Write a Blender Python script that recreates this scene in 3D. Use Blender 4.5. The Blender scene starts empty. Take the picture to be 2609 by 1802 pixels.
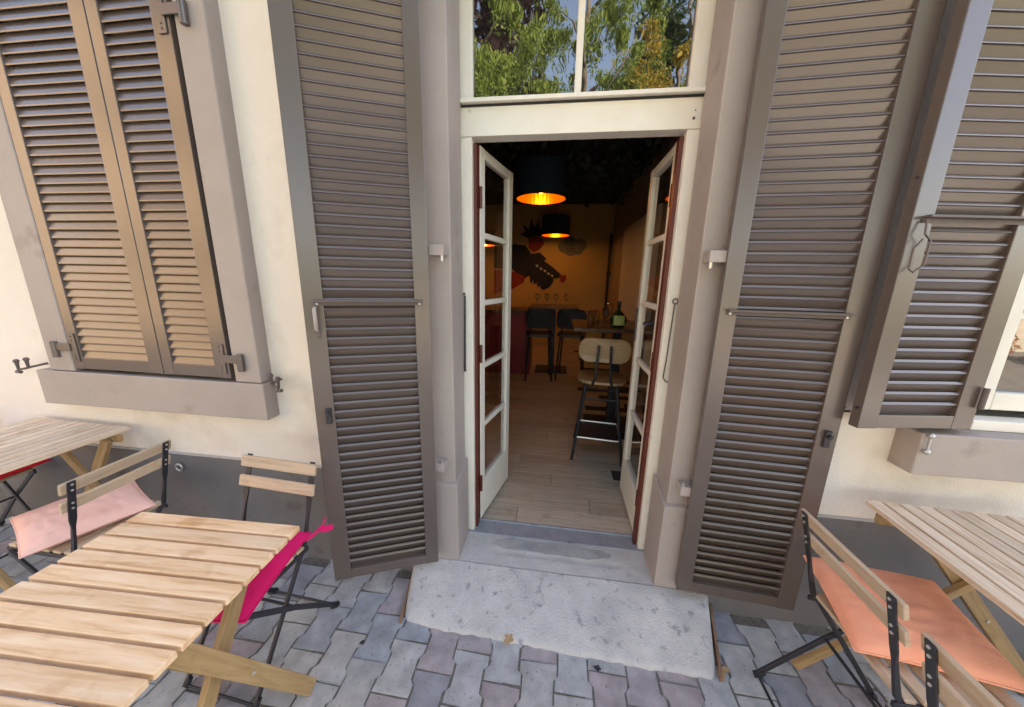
import bpy, bmesh, math, random
from mathutils import Vector, Matrix, noise
random.seed(7)
R = math.radians
scene = bpy.context.scene
C = scene.collection

# ------------------------------------------------------------------ camera, light, exposure
W_PX, H_PX, F_PX = 2609.0, 1802.0, 855.02
cam_d = bpy.data.cameras.new('camera')
cam = bpy.data.objects.new('camera', cam_d)
C.objects.link(cam)
cam_d.sensor_width = 36.0
cam_d.lens = F_PX / W_PX * 36.0
cam_d.clip_start = 0.02
cam_d.clip_end = 2000.0
yaw, pitch, roll = R(7.4142), R(-12.704), R(1.0907)
fwd = Vector((-math.sin(yaw) * math.cos(pitch), math.cos(yaw) * math.cos(pitch), math.sin(pitch)))
rgt = Vector((math.cos(yaw), math.sin(yaw), 0.0))
upv = rgt.cross(fwd)
r2 = math.cos(roll) * rgt + math.sin(roll) * upv
u2 = -math.sin(roll) * rgt + math.cos(roll) * upv
mx = Matrix((r2, u2, -fwd)).transposed().to_4x4()
mx.translation = Vector((0.0, 0.0, 1.58))
cam.matrix_world = mx
scene.camera = cam

SUN_EL, SUN_AZ = R(43.0), R(42.0)      # azimuth measured from +X: the sun stands behind the house
sdir = Vector((math.cos(SUN_AZ) * math.cos(SUN_EL), math.sin(SUN_AZ) * math.cos(SUN_EL), math.sin(SUN_EL)))
world = bpy.data.worlds.new('World')
scene.world = world
world.use_nodes = True
wn = world.node_tree.nodes
wl = world.node_tree.links
bgn = wn['Background']
sky = wn.new('ShaderNodeTexSky')
sky.sky_type = 'NISHITA'
sky.sun_disc = False
sky.sun_elevation = SUN_EL
sky.sun_rotation = math.atan2(sdir.x, sdir.y)
sky.dust_density = 3.0
sky.ozone_density = 0.4
sky.altitude = 400
wl.new(sky.outputs['Color'], bgn.inputs['Color'])
bgn.inputs['Strength'].default_value = 0.15
sun_d = bpy.data.lights.new('sun', 'SUN')
sun_d.energy = 4.0
sun_d.angle = R(0.53)
sun_d.color = (1.0, 0.93, 0.82)
sun = bpy.data.objects.new('sun', sun_d)
C.objects.link(sun)
sun.rotation_euler = (-sdir).to_track_quat('-Z', 'Y').to_euler()
scene.view_settings.view_transform = 'Standard'
scene.view_settings.look = 'None'
scene.view_settings.gamma = 1.0
scene.view_settings.use_curve_mapping = False
scene.view_settings.exposure = 2.55
scene.view_settings.use_white_balance = True
scene.view_settings.white_balance_temperature = 7700
scene.view_settings.white_balance_tint = 14

# ------------------------------------------------------------------ helpers
class MB:
    def __init__(s):
        s.v, s.f = [], []
    def add(s, vs, fs):
        o = len(s.v)
        s.v += [tuple(v) for v in vs]
        s.f += [tuple(i + o for i in f) for f in fs]
        return s
    def box(s, x0, x1, y0, y1, z0, z1):
        return s.add([(x0, y0, z0), (x1, y0, z0), (x1, y1, z0), (x0, y1, z0), (x0, y0, z1), (x1, y0, z1), (x1, y1, z1), (x0, y1, z1)],
                     [(0, 3, 2, 1), (4, 5, 6, 7), (0, 1, 5, 4), (1, 2, 6, 5), (2, 3, 7, 6), (3, 0, 4, 7)])
    def bar(s, p, q, w, t, up=(0, 0, 1)):
        p, q = Vector(p), Vector(q)
        d = (q - p).normalized()
        a = d.cross(Vector(up))
        if a.length < 1e-4:
            a = d.cross(Vector((1, 0, 0)))
        a.normalize()
        b = a.cross(d).normalized()
        vs = []
        for c in (p, q):
            for sx, sy in ((-1, -1), (1, -1), (1, 1), (-1, 1)):
                vs.append(c + a * (sx * w / 2) + b * (sy * t / 2))
        return s.add(vs, [(0, 1, 2, 3), (7, 6, 5, 4), (0, 4, 5, 1), (1, 5, 6, 2), (2, 6, 7, 3), (3, 7, 4, 0)])
    def quad(s, a, b, c, d):
        return s.add([a, b, c, d], [(0, 1, 2, 3)])
    def tube(s, pts, r, n=8, closed=False):
        pts = [Vector(p) for p in pts]
        m = len(pts)
        rings = []
        prev = None
        for i, p in enumerate(pts):
            if closed:
                d = pts[(i + 1) % m] - pts[i - 1]
            else:
                d = pts[min(i + 1, m - 1)] - pts[max(i - 1, 0)]
            d.normalize()
            a = prev if prev is not None else (Vector((0, 0, 1)) if abs(d.z) < .9 else Vector((1, 0, 0)))
            a = (a - d * a.dot(d)).normalized()
            prev = a
            b = d.cross(a)
            rr = r[i] if isinstance(r, (list, tuple)) else r
            rings.append([p + (a * math.cos(2 * math.pi * j / n) + b * math.sin(2 * math.pi * j / n)) * rr for j in range(n)])
        vs = [v for ring in rings for v in ring]
        fs = []
        for i in range(m if closed else m - 1):
            for j in range(n):
                k = (i + 1) % m
                fs.append((i * n + j, i * n + (j + 1) % n, k * n + (j + 1) % n, k * n + j))
        if not closed:
            fs.append(tuple(range(n - 1, -1, -1)))
            fs.append(tuple((m - 1) * n + j for j in range(n)))
        return s.add(vs, fs)
    def lathe(s, prof, n=24, c=(0, 0, 0)):
        vs, fs = [], []
        for (r, z) in prof:
            for j in range(n):
                a = 2 * math.pi * j / n
                vs.append((c[0] + r * math.cos(a), c[1] + r * math.sin(a), c[2] + z))
        for i in range(len(prof) - 1):
            for j in range(n):
                fs.append((i * n + j, i * n + (j + 1) % n, (i + 1) * n + (j + 1) % n, (i + 1) * n + j))
        return s.add(vs, fs)
    def prism(s, poly, z0, z1):
        n = len(poly)
        vs = [(x, y, z0) for x, y in poly] + [(x, y, z1) for x, y in poly]
        fs = [tuple(range(n - 1, -1, -1)), tuple(range(n, 2 * n))]
        fs += [(i, (i + 1) % n, n + (i + 1) % n, n + i) for i in range(n)]
        return s.add(vs, fs)
    def mesh(s, name, bevel=0.0, seg=1, smooth=False):
        me = bpy.data.meshes.new(name)
        me.from_pydata(s.v, [], s.f)
        bm = bmesh.new()
        bm.from_mesh(me)
        bmesh.ops.recalc_face_normals(bm, faces=bm.faces)
        if bevel:
            es = [e for e in bm.edges if len(e.link_faces) == 2 and e.calc_face_angle(0) > 0.5]
            bmesh.ops.bevel(bm, geom=es, offset=bevel, segments=seg, affect='EDGES', profile=0.6)
        bm.to_mesh(me)
        bm.free()
        if smooth:
            for p in me.polygons:
                p.use_smooth = True
        return me

def link(name, me, m, parent=None, matrix=None):
    if m is not None and len(me.materials) == 0:
        me.materials.append(m)
    o = bpy.data.objects.new(name, me)
    C.objects.link(o)
    if parent is not None:
        o.parent = parent
    if matrix is not None:
        o.matrix_local = matrix
    return o

def build(name, mb, m, parent=None, bevel=0.0, smooth=False, seg=1, matrix=None):
    return link(name, mb.mesh(name, bevel, seg, smooth), m, parent, matrix)

def tag(o, label, cat, group=None):
    o['label'] = label
    o['category'] = cat
    if group:
        o['group'] = group
    return o

def thing(name, label, cat, loc=(0, 0, 0), rotz=0.0, group=None):
    o = bpy.data.objects.new(name, None)
    o.empty_display_size = 0.1
    C.objects.link(o)
    o.location = loc
    o.rotation_euler = (0, 0, rotz)
    return tag(o, label, cat, group)

def struct(o):
    o['kind'] = 'structure'
    return o

# ------------------------------------------------------------------ materials
def mat(name, col, rough=0.6, col2=None, scale=8.0, bump=0.0, bscale=60.0, metal=0.0, spec=0.5, rnd=0.0, stretch=None, detail=5.0, dirt=None):
    m = bpy.data.materials.new(name)
    m.use_nodes = True
    n, l = m.node_tree.nodes, m.node_tree.links
    b = n['Principled BSDF']
    b.inputs['Roughness'].default_value = rough
    b.inputs['Metallic'].default_value = metal
    b.inputs['Specular IOR Level'].default_value = spec
    tc = n.new('ShaderNodeTexCoord')
    vec = tc.outputs['Object']
    oi = None
    if rnd or stretch:
        oi = n.new('ShaderNodeObjectInfo')
        ad = n.new('ShaderNodeVectorMath')
        ad.operation = 'MULTIPLY_ADD'
        l.new(oi.outputs['Random'], ad.inputs[0])
        ad.inputs[1].default_value = (37.0, 53.0, 71.0)
        l.new(vec, ad.inputs[2])
        vec = ad.outputs[0]
    if stretch:
        mp = n.new('ShaderNodeMapping')
        mp.inputs['Scale'].default_value = stretch
        l.new(vec, mp.inputs['Vector'])
        vec = mp.outputs['Vector']
    c1 = tuple(col) + (1,)
    out = None
    if col2 is not None:
        no = n.new('ShaderNodeTexNoise')
        no.inputs['Scale'].default_value = scale
        no.inputs['Detail'].default_value = detail
        no.inputs['Roughness'].default_value = 0.62
        l.new(vec, no.inputs['Vector'])
        rp = n.new('ShaderNodeValToRGB')
        rp.color_ramp.elements[0].position = 0.3
        rp.color_ramp.elements[1].position = 0.7
        rp.color_ramp.elements[0].color = c1
        rp.color_ramp.elements[1].color = tuple(col2) + (1,)
        l.new(no.outputs['Fac'], rp.inputs['Fac'])
        out = rp.outputs['Color']
        rr = n.new('ShaderNodeMapRange')
        rr.inputs['To Min'].default_value = max(0.02, rough - 0.08)
        rr.inputs['To Max'].default_value = min(1.0, rough + 0.1)
        l.new(no.outputs['Fac'], rr.inputs['Value'])
        l.new(rr.outputs['Result'], b.inputs['Roughness'])
    if dirt is not None:
        dn = n.new('ShaderNodeTexNoise')
        dn.inputs['Scale'].default_value = dirt[1]
        dn.inputs['Detail'].default_value = 8
        l.new(tc.outputs['Object'], dn.inputs['Vector'])
        dr = n.new('ShaderNodeMapRange')
        dr.inputs['From Min'].default_value = dirt[2]
        dr.inputs['From Max'].default_value = dirt[2] + 0.12
        l.new(dn.outputs['Fac'], dr.inputs['Value'])
        dm = n.new('ShaderNodeMix')
        dm.data_type = 'RGBA'
        l.new(dr.outputs['Result'], dm.inputs['Factor'])
        if out is not None:
            l.new(out, dm.inputs['A'])
        else:
            dm.inputs['A'].default_value = c1
        dm.inputs['B'].default_value = tuple(dirt[0]) + (1,)
        out = dm.outputs['Result']
    if rnd:
        hs = n.new('ShaderNodeHueSaturation')
        mr = n.new('ShaderNodeMapRange')
        mr.inputs['To Min'].default_value = 1.0 - rnd
        mr.inputs['To Max'].default_value = 1.0 + rnd
        l.new(oi.outputs['Random'], mr.inputs['Value'])
        l.new(mr.outputs['Result'], hs.inputs['Value'])
        if out is not None:
            l.new(out, hs.inputs['Color'])
        else:
            hs.inputs['Color'].default_value = c1
        out = hs.outputs['Color']
    if out is not None:
        l.new(out, b.inputs['Base Color'])
    else:
        b.inputs['Base Color'].default_value = c1
    if bump:
        bn = n.new('ShaderNodeTexNoise')
        bn.inputs['Scale'].default_value = bscale
        bn.inputs['Detail'].default_value = 6
        l.new(vec, bn.inputs['Vector'])
        bp = n.new('ShaderNodeBump')
        bp.inputs['Strength'].default_value = bump
        bp.inputs['Distance'].default_value = 0.004
        l.new(bn.outputs['Fac'], bp.inputs['Height'])
        l.new(bp.outputs['Normal'], b.inputs['Normal'])
    return m

def glass_mat(name, tint=(1, 1, 1), rough=0.0):
    m = bpy.data.materials.new(name)
    m.use_nodes = True
    n, l = m.node_tree.nodes, m.node_tree.links
    b = n['Principled BSDF']
    b.inputs['Base Color'].default_value = tuple(tint) + (1,)
    b.inputs['Roughness'].default_value = rough
    b.inputs['Transmission Weight'].default_value = 1.0
    b.inputs['IOR'].default_value = 1.5
    return m

def thin_glass(name):
    m = bpy.data.materials.new(name)
    m.use_nodes = True
    n, l = m.node_tree.nodes, m.node_tree.links
    tr = n.new('ShaderNodeBsdfTransparent')
    gl = n.new('ShaderNodeBsdfGlossy')
    gl.inputs['Roughness'].default_value = 0.03
    lw = n.new('ShaderNodeLayerWeight')
    lw.inputs['Blend'].default_value = 0.35
    mx_ = n.new('ShaderNodeMixShader')
    l.new(lw.outputs['Facing'], mx_.inputs['Fac'])
    l.new(tr.outputs[0], mx_.inputs[1])
    l.new(gl.outputs[0], mx_.inputs[2])
    l.new(mx_.outputs[0], n['Material Output'].inputs['Surface'])
    return m

def emit_mat(name, col, strength):
    m = bpy.data.materials.new(name)
    m.use_nodes = True
    b = m.node_tree.nodes['Principled BSDF']
    b.inputs['Base Color'].default_value = tuple(col) + (1,)
    b.inputs['Emission Color'].default_value = tuple(col) + (1,)
    b.inputs['Emission Strength'].default_value = strength
    return m

def wood_mat(name, a, b_, c, rough=0.55, rnd=0.12):
    """boards with the grain along local X, knots and a little weathering"""
    m = bpy.data.materials.new(name)
    m.use_nodes = True
    n, l = m.node_tree.nodes, m.node_tree.links
    bs = n['Principled BSDF']
    bs.inputs['Roughness'].default_value = rough
    tc = n.new('ShaderNodeTexCoord')
    oi = n.new('ShaderNodeObjectInfo')
    ad = n.new('ShaderNodeVectorMath')
    ad.operation = 'MULTIPLY_ADD'
    l.new(oi.outputs['Random'], ad.inputs[0])
    ad.inputs[1].default_value = (31.0, 57.0, 83.0)
    l.new(tc.outputs['Object'], ad.inputs[2])
    mp = n.new('ShaderNodeMapping')
    mp.inputs['Scale'].default_value = (1.6, 22.0, 22.0)
    l.new(ad.outputs[0], mp.inputs['Vector'])
    g = n.new('ShaderNodeTexNoise')
    g.inputs['Scale'].default_value = 2.2
    g.inputs['Detail'].default_value = 8
    g.inputs['Roughness'].default_value = 0.65
    g.inputs['Distortion'].default_value = 0.6
    l.new(mp.outputs['Vector'], g.inputs['Vector'])
    rp = n.new('ShaderNodeValToRGB')
    e = rp.color_ramp.elements
    e[0].position = 0.25
    e[0].color = tuple(c) + (1,)
    e[1].position = 0.72
    e[1].color = tuple(b_) + (1,)
    mid = e.new(0.48)
    mid.color = tuple(a) + (1,)
    l.new(g.outputs['Fac'], rp.inputs['Fac'])
    k = n.new('ShaderNodeTexNoise')
    k.inputs['Scale'].default_value = 9.0
    k.inputs['Detail'].default_value = 3
    l.new(ad.outputs[0], k.inputs['Vector'])
    kr = n.new('ShaderNodeMapRange')
    kr.inputs['From Min'].default_value = 0.6
    kr.inputs['From Max'].default_value = 0.78
    kr.inputs['To Max'].default_value = 0.7
    l.new(k.outputs['Fac'], kr.inputs['Value'])
    mixn = n.new('ShaderNodeMix')
    mixn.data_type = 'RGBA'
    l.new(kr.outputs['Result'], mixn.inputs['Factor'])
    l.new(rp.outputs['Color'], mixn.inputs['A'])
    mixn.inputs['B'].default_value = (c[0], c[1] * 0.85, c[2] * 0.7, 1)
    hs = n.new('ShaderNodeHueSaturation')
    mr = n.new('ShaderNodeMapRange')
    mr.inputs['To Min'].default_value = 1 - rnd
    mr.inputs['To Max'].default_value = 1 + rnd
    l.new(oi.outputs['Random'], mr.inputs['Value'])
    l.new(mr.outputs['Result'], hs.inputs['Value'])
    l.new(mixn.outputs['Result'], hs.inputs['Color'])
    l.new(hs.outputs['Color'], bs.inputs['Base Color'])
    bp = n.new('ShaderNodeBump')
    bp.inputs['Strength'].default_value = 0.25
    bp.inputs['Distance'].default_value = 0.002
    l.new(g.outputs['Fac'], bp.inputs['Height'])
    l.new(bp.outputs['Normal'], bs.inputs['Normal'])
    return m

M = {}
M['stucco'] = mat('cream stucco', (0.77, 0.70, 0.61), 0.92, (0.83, 0.775, 0.70), 1.1, 0.8, 150, detail=10, dirt=((0.67, 0.60, 0.51), 2.3, 0.58))
M['plinth'] = mat('taupe plinth paint', (0.125, 0.117, 0.118), 0.85, (0.185, 0.172, 0.168), 1.8, 0.6, 140, detail=10, dirt=((0.09, 0.08, 0.07), 5, 0.62))
M['stone'] = mat('taupe painted stone', (0.32, 0.275, 0.25), 0.6, (0.39, 0.335, 0.305), 2.2, 0.3, 90, detail=9, dirt=((0.27, 0.225, 0.20), 6, 0.63))
M['shutter'] = mat('taupe satin aluminium', (0.100, 0.076, 0.065), 0.25, None, spec=0.9, rnd=0.06)
M['gap_shade'] = mat('painted gap shade', (0.02, 0.018, 0.02), 0.7)  # near-black colour that paints the shade inside narrow gaps
M['white_paint'] = mat('old white gloss paint', (0.74, 0.70, 0.60), 0.38, (0.80, 0.77, 0.69), 6, 0.12, 40, dirt=((0.42, 0.36, 0.28), 22, 0.70))
M['oxblood'] = mat('oxblood paint', (0.09, 0.016, 0.009), 0.4, (0.12, 0.022, 0.012), 6)
M['glass'] = glass_mat('window glass')
M['tableware'] = thin_glass('thin drinking glass')
M['iron'] = mat('black painted steel', (0.018, 0.018, 0.022), 0.42, (0.03, 0.028, 0.035), 12, 0.05, 80)
M['iron_brown'] = mat('wrought iron brown', (0.09, 0.07, 0.065), 0.5, (0.12, 0.09, 0.08), 20, 0.2, 60)
M['steel'] = mat('galvanised steel', (0.45, 0.44, 0.42), 0.35, (0.55, 0.54, 0.52), 20, metal=0.8)
M['alu'] = mat('worn aluminium threshold', (0.36, 0.38, 0.42), 0.5, (0.27, 0.29, 0.32), 14, 0.15, 50, metal=0.25, dirt=((0.12, 0.11, 0.10), 18, 0.62))
M['rivet'] = mat('rivet metal', (0.65, 0.62, 0.55), 0.35, metal=0.6)
M['rubber'] = mat('black rubber', (0.012, 0.012, 0.013), 0.75)
M['wood'] = wood_mat('oiled acacia', (0.74, 0.49, 0.29), (0.84, 0.64, 0.44), (0.46, 0.235, 0.09))
M['wood_grey'] = wood_mat('weathered acacia', (0.66, 0.51, 0.37), (0.78, 0.66, 0.51), (0.42, 0.26, 0.14))
M['wood_leg'] = wood_mat('acacia legs', (0.36, 0.23, 0.10), (0.44, 0.30, 0.15), (0.24, 0.14, 0.06))
M['wood_chair'] = wood_mat('chair back slat wood', (0.50, 0.37, 0.25), (0.58, 0.45, 0.32), (0.36, 0.24, 0.15))
def fabric(name, c, c2):
    return mat(name, c, 0.9, c2, 5, 0.35, 420, spec=0.25)
M['pink'] = fabric('pale pink cotton', (0.86, 0.48, 0.38), (0.90, 0.55, 0.46))
M['magenta'] = fabric('magenta cotton', (0.62, 0.008, 0.10), (0.70, 0.014, 0.14))
M['salmon'] = fabric('salmon cotton', (0.88, 0.34, 0.19), (0.92, 0.40, 0.25))
M['red'] = fabric('red cotton', (0.55, 0.012, 0.02), (0.62, 0.02, 0.03))
M['concrete'] = mat('worn concrete', (0.40, 0.39, 0.375), 0.9, (0.58, 0.555, 0.525), 6, 1.0, 110, dirt=((0.29, 0.285, 0.28), 26, 0.585), detail=9)
M['formwork'] = mat('old wooden edging', (0.30, 0.17, 0.09), 0.85, (0.18, 0.10, 0.06), 14, 0.6, 40)
M['joint'] = mat('joint sand', (0.10, 0.09, 0.08), 0.95, (0.20, 0.18, 0.15), 60, 0.6, 200)

def paver_material():
    m = bpy.data.materials.new('concrete paver')
    m.use_nodes = True
    n, l = m.node_tree.nodes, m.node_tree.links
    b = n['Principled BSDF']
    b.inputs['Roughness'].default_value = 0.85
    tc = n.new('ShaderNodeTexCoord')
    oi = n.new('ShaderNodeObjectInfo')
    rp = n.new('ShaderNodeValToRGB')
    rp.color_ramp.interpolation = 'CONSTANT'
    cols = [(0.0, (0.38, 0.385, 0.385)), (0.2, (0.30, 0.32, 0.345)), (0.36, (0.34, 0.305, 0.315)), (0.5, (0.42, 0.415, 0.40)), (0.64, (0.28, 0.28, 0.305)), (0.76, (0.345, 0.295, 0.30)), (0.88, (0.37, 0.365, 0.355))]
    e = rp.color_ramp.elements
    e[0].color = cols[0][1] + (1,)
    e[1].position = cols[1][0]
    e[1].color = cols[1][1] + (1,)
    for p, c in cols[2:]:
        q = e.new(p)
        q.color = c + (1,)
    l.new(oi.outputs['Random'], rp.inputs['Fac'])
    ad = n.new('ShaderNodeVectorMath')
    ad.operation = 'MULTIPLY_ADD'
    l.new(oi.outputs['Random'], ad.inputs[0])
    ad.inputs[1].default_value = (13.0, 29.0, 7.0)
    l.new(tc.outputs['Object'], ad.inputs[2])
    def nz(scale, detail):
        x = n.new('ShaderNodeTexNoise')
        x.inputs['Scale'].default_value = scale
        x.inputs['Detail'].default_value = detail
        l.new(ad.outputs[0], x.inputs['Vector'])
        return x
    a, g, s = nz(14, 8), nz(330, 3), nz(75, 4)
    mr = n.new('ShaderNodeMapRange')
    mr.inputs['From Min'].default_value = 0.25
    mr.inputs['From Max'].default_value = 0.75
    mr.inputs['To Min'].default_value = 0.68
    mr.inputs['To Max'].default_value = 1.25
    l.new(a.outputs['Fac'], mr.inputs['Value'])
    hs = n.new('ShaderNodeHueSaturation')
    l.new(rp.outputs['Color'], hs.inputs['Color'])
    l.new(mr.outputs['Result'], hs.inputs['Value'])
    def over(col_in, fac_from, lo, hi, colour, amount):
        r_ = n.new('ShaderNodeMapRange')
        r_.inputs['From Min'].default_value = lo
        r_.inputs['From Max'].default_value = hi
        r_.inputs['To Max'].default_value = amount
        l.new(fac_from, r_.inputs['Value'])
        x = n.new('ShaderNodeMix')
        x.data_type = 'RGBA'
        l.new(r_.outputs['Result'], x.inputs['Factor'])
        l.new(col_in, x.inputs['A'])
        x.inputs['B'].default_value = colour + (1,)
        return x.outputs['Result']
    c = over(hs.outputs['Color'], g.outputs['Fac'], 0.60, 0.72, (0.55, 0.54, 0.52), 0.5)
    c = over(c, s.outputs['Fac'], 0.62, 0.74, (0.12, 0.115, 0.115), 0.6)
    l.new(c, b.inputs['Base Color'])
    bp = n.new('ShaderNodeBump')
    bp.inputs['Strength'].default_value = 0.5
    bp.inputs['Distance'].default_value = 0.003
    l.new(g.outputs['Fac'], bp.inputs['Height'])
    l.new(bp.outputs['Normal'], b.inputs['Normal'])
    return m
M['paver'] = paver_material()

# ------------------------------------------------------------------ ground
YW, YP = 1.470, 1.456            # stucco face, plinth face
g = MB().box(-60, 60, -90, YW + 0.2, -0.4, -0.012)
o = struct(build('ground', g, mat('gravel and asphalt yard', (0.085, 0.08, 0.075), 0.95, (0.13, 0.12, 0.105), 3, 0.4, 60)))
lawn = MB().box(-60, 60, -80, -7.5, -0.011, -0.004)
struct(build('lawn', lawn, mat('short lawn', (0.07, 0.11, 0.025), 0.95, (0.11, 0.15, 0.04), 2, 0.6, 90)))
pav = struct(build('pavement', MB().box(-6.5, 6.5, -4.0, YP + 0.05, -0.011, -0.0065), M['joint']))

def paver_poly(s=1.0, jit=0.0):
    hw, nw, L = 0.0758, 0.0611, 0.0970
    pts = [(-hw, -L), (hw, -L), (hw, -0.054), (nw, -0.040), (nw, 0.040), (hw, 0.054), (hw, L), (-hw, L), (-hw, 0.054), (-nw, 0.040), (-nw, -0.040), (-hw, -0.054)]
    return [(x + random.uniform(-jit, jit), y + random.uniform(-jit, jit)) for x, y in pts]
pmesh = []
for i in range(5):
    mb = MB().prism(paver_poly(jit=0.0022), -0.04, 0.0)
    me = mb.mesh('paver')
    bm = bmesh.new()
    bm.from_mesh(me)
    es = [e for e in bm.edges if all(abs(v.co.z) < 1e-5 for v in e.verts)]
    bmesh.ops.bevel(bm, geom=es, offset=0.003, segments=2, affect='EDGES')
    bm.to_mesh(me)
    bm.free()
    me.materials.append(M['paver'])
    pmesh.append(me)
PX, PY = 0.1415, 0.1995
stuff = MB()
npav = 0
cells = []
for i in range(-46, 47):
    for j in range(-27, 5):
        x = -0.7135 + i * PX
        y = 1.1075 + j * PY + (0.09975 if i % 2 else 0.0)
        if y > YP - 0.03:
            continue
        # in view of the camera and not under the slab?
        if x > 6.4 or x < -6.4:
            continue
        v = Vector((x, y, 0)) - Vector((0, 0, 1.58))
        zc = v.dot(fwd)
        inview = zc > 0.05 and abs(v.dot(r2) / zc) < 1304 / F_PX + 0.12 and abs(v.dot(u2) / zc) < 901 / F_PX + 0.12
        slab = -0.56 < x < 0.62 and y > 1.28
        cells.append((x, y, inview and not slab, slab))
for x, y, vis, slab in cells:
    if slab:
        continue
    if vis and npav < 300:
        npav += 1
        o = link('paver', random.choice(pmesh), None, pav)
        o.location = (x, y, random.uniform(-0.0045, 0.0015))
        o.rotation_euler = (random.uniform(-.013, .013), random.uniform(-.013, .013), random.uniform(-.012, .012) + (math.pi if random.random() < .5 else 0))
    else:
        stuff.prism([(x + a, y + b) for a, b in paver_poly()], -0.03, random.uniform(-0.003, 0.0))
o = build('far_pavers', stuff, M['paver'], pav)
o['kind'] = 'stuff'

# ------------------------------------------------------------------ the house
house = thing('house', 'cream stucco house front with taupe plinth and painted stone window surrounds', 'house', (0, YW, 0))
def hpart(name, mb, m, bevel=0.0, parent=house, **k):
    o = build(name, mb, m, parent, bevel, **k)
    if parent is house:
        o.location = (0, -YW, 0)
    return o
DXL, DXR = -0.66, 0.745       # wall opening behind the shutters: stone jambs stand in it
xs = [-7.0, -2.52, -1.572, DXL, DXR, 1.565, 2.52, 7.0]
zs = [0.0, 0.575, 1.05, 2.72, 3.02, 6.4]
wall, pls = MB(), {0: MB(), 1: MB()}
for i in range(len(xs) - 1):
    for j in range(len(zs) - 1):
        a, b, c, d = xs[i], xs[i + 1], zs[j], zs[j + 1]
        if i == 3 and d <= 3.03:
            continue
        if i in (1, 5) and j == 2:
            continue
        if j == 0:
            pls[int(i > 3)].box(a, b, YP, YW + 0.02, -0.05, d)
        else:
            wall.quad((a, YW, c), (b, YW, c), (b, YW, d), (a, YW, d))
def reveal(x0, x1, z0, z1, y0, y1):
    wall.quad((x0, y0, z0), (x0, y1, z0), (x0, y1, z1), (x0, y0, z1))
    wall.quad((x1, y0, z0), (x1, y0, z1), (x1, y1, z1), (x1, y1, z0))
    wall.quad((x0, y0, z1), (x0, y1, z1), (x1, y1, z1), (x1, y0, z1))
    wall.quad((x0, y0, z0), (x1, y0, z0), (x1, y1, z0), (x0, y1, z0))
reveal(-2.52, -1.572, 1.05, 2.72, YW, YW + 0.18)
reveal(1.565, 2.52, 1.05, 2.72, YW, YW + 0.18)
reveal(DXL, DXR, 0.0, 3.02, YW, YW + 0.12)
hpart('wall', wall, M['stucco'])
hpart('plinth', pls[0], M['plinth'])
hpart('plinth', pls[1], M['plinth'])
hpart('plinth_ledge', MB().box(-7, DXL, YP + 0.002, YW - 0.001, 0.575, 0.583).box(DXR, 7, YP + 0.002, YW - 0.001, 0.575, 0.583), mat('pale cement ledge', (0.50, 0.47, 0.44), 0.9, (0.42, 0.40, 0.38), 12))
# shell behind the facade (keeps the room dark and shades the terrace)
sh = MB()
sh.box(-7, -3.3, 1.80, 8.1, 0, 6.4).box(-3.3, 7, 8.0, 8.4, 0, 6.4).box(1.5, 1.72, 1.80, 8.0, 0, 6.4)
sh.box(-3.3, 1.5, 1.80, 8.0, 3.25, 3.4).box(1.72, 7, 1.80, 2.0, 0, 6.4).box(-3.3, -0.70, 1.70, 1.795, 0, 6.4).box(0.80, 1.5, 1.70, 1.795, 0, 6.4).box(-0.70, 0.80, 1.72, 1.795, 3.02, 6.4)
hpart('inner_masonry', sh, M['plinth'])
hpart('roof', MB().box(-7.4, 7.4, 1.25, 9.0, 6.4, 6.6), mat('grey roof tiles', (0.12, 0.10, 0.09), 0.8, (0.16, 0.12, 0.10), 5))
# painted stone: door jambs, base blocks, window surrounds and sills
YJ = 1.49
for x0, x1 in ((DXL + 0.002, -0.474), (0.562, DXR - 0.002)):
    s = MB().box(x0, x1, YJ, 1.68, 0.5, 3.0)
    hpart('door_jamb', s, M['stone'], 0.006, seg=2)
    inner = x1 if x1 < 0 else x0
for x0, x1 in ((DXL + 0.004, -0.458), (0.546, DXR - 0.004)):
    s = MB().add([(x0, 1.468, 0.02), (x1, 1.468, 0.02), (x1, 1.679, 0.02), (x0, 1.679, 0.02), (x0, 1.468, 0.545), (x1, 1.468, 0.545), (x1, 1.679, 0.585), (x0, 1.679, 0.585)],
                 [(0, 3, 2, 1), (4, 5, 6, 7), (0, 1, 5, 4), (1, 2, 6, 5), (2, 3, 7, 6), (3, 0, 4, 7)])
    hpart('base_block', s, M['stone'], 0.006, seg=2)
hpart('door_lintel', MB().box(DXL + .003, DXR - .003, YJ, 1.70, 3.0, 3.2), M['stone'], 0.004)
def surround(ox0, ox1, ix0, ix1, zb, zt):
    y0, y1 = 1.402, YW + 0.05
    sr = hpart('window_surround', MB().box(ox0, ix0, y0, y1, zb, zt).box(ix1, ox1, y0, y1, zb, zt).box(ix0, ix1, y0, y1, zt - 0.16, zt), M['stone'], 0.004)
    return sr
surround(-2.690, -1.425, -2.533, -1.566, 1.05, 2.95)
surround(1.405, 2.68, 1.572, 2.51, 1.05, 2.95)
hpart('window_sill', MB().box(-2.782, -1.412, 1.396, YW + 0.17, 0.856, 1.047), M['stone'], 0.005, seg=2)
hpart('window_sill', MB().box(1.398, 2.78, 1.372, YW + 0.17, 0.862, 1.033), M['stone'], 0.005, seg=2)
# hidden window behind the closed shutters
w = thing('window', 'dark window glass behind the closed left shutters', 'window', (-2.05, 1.55, 1.05))
build('pane', MB().box(-0.465, 0.465, -0.003, 0.003, 0.02, 1.66), mat('dark glazing', (0.01, 0.01, 0.012), 0.1), w)
build('frame', MB().box(-0.46, 0.46, 0.004, 0.03, 0.0, 0.06).box(-0.03, 0.03, 0.004, 0.03, 0.06, 1.66), M['white_paint'], w)

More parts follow.
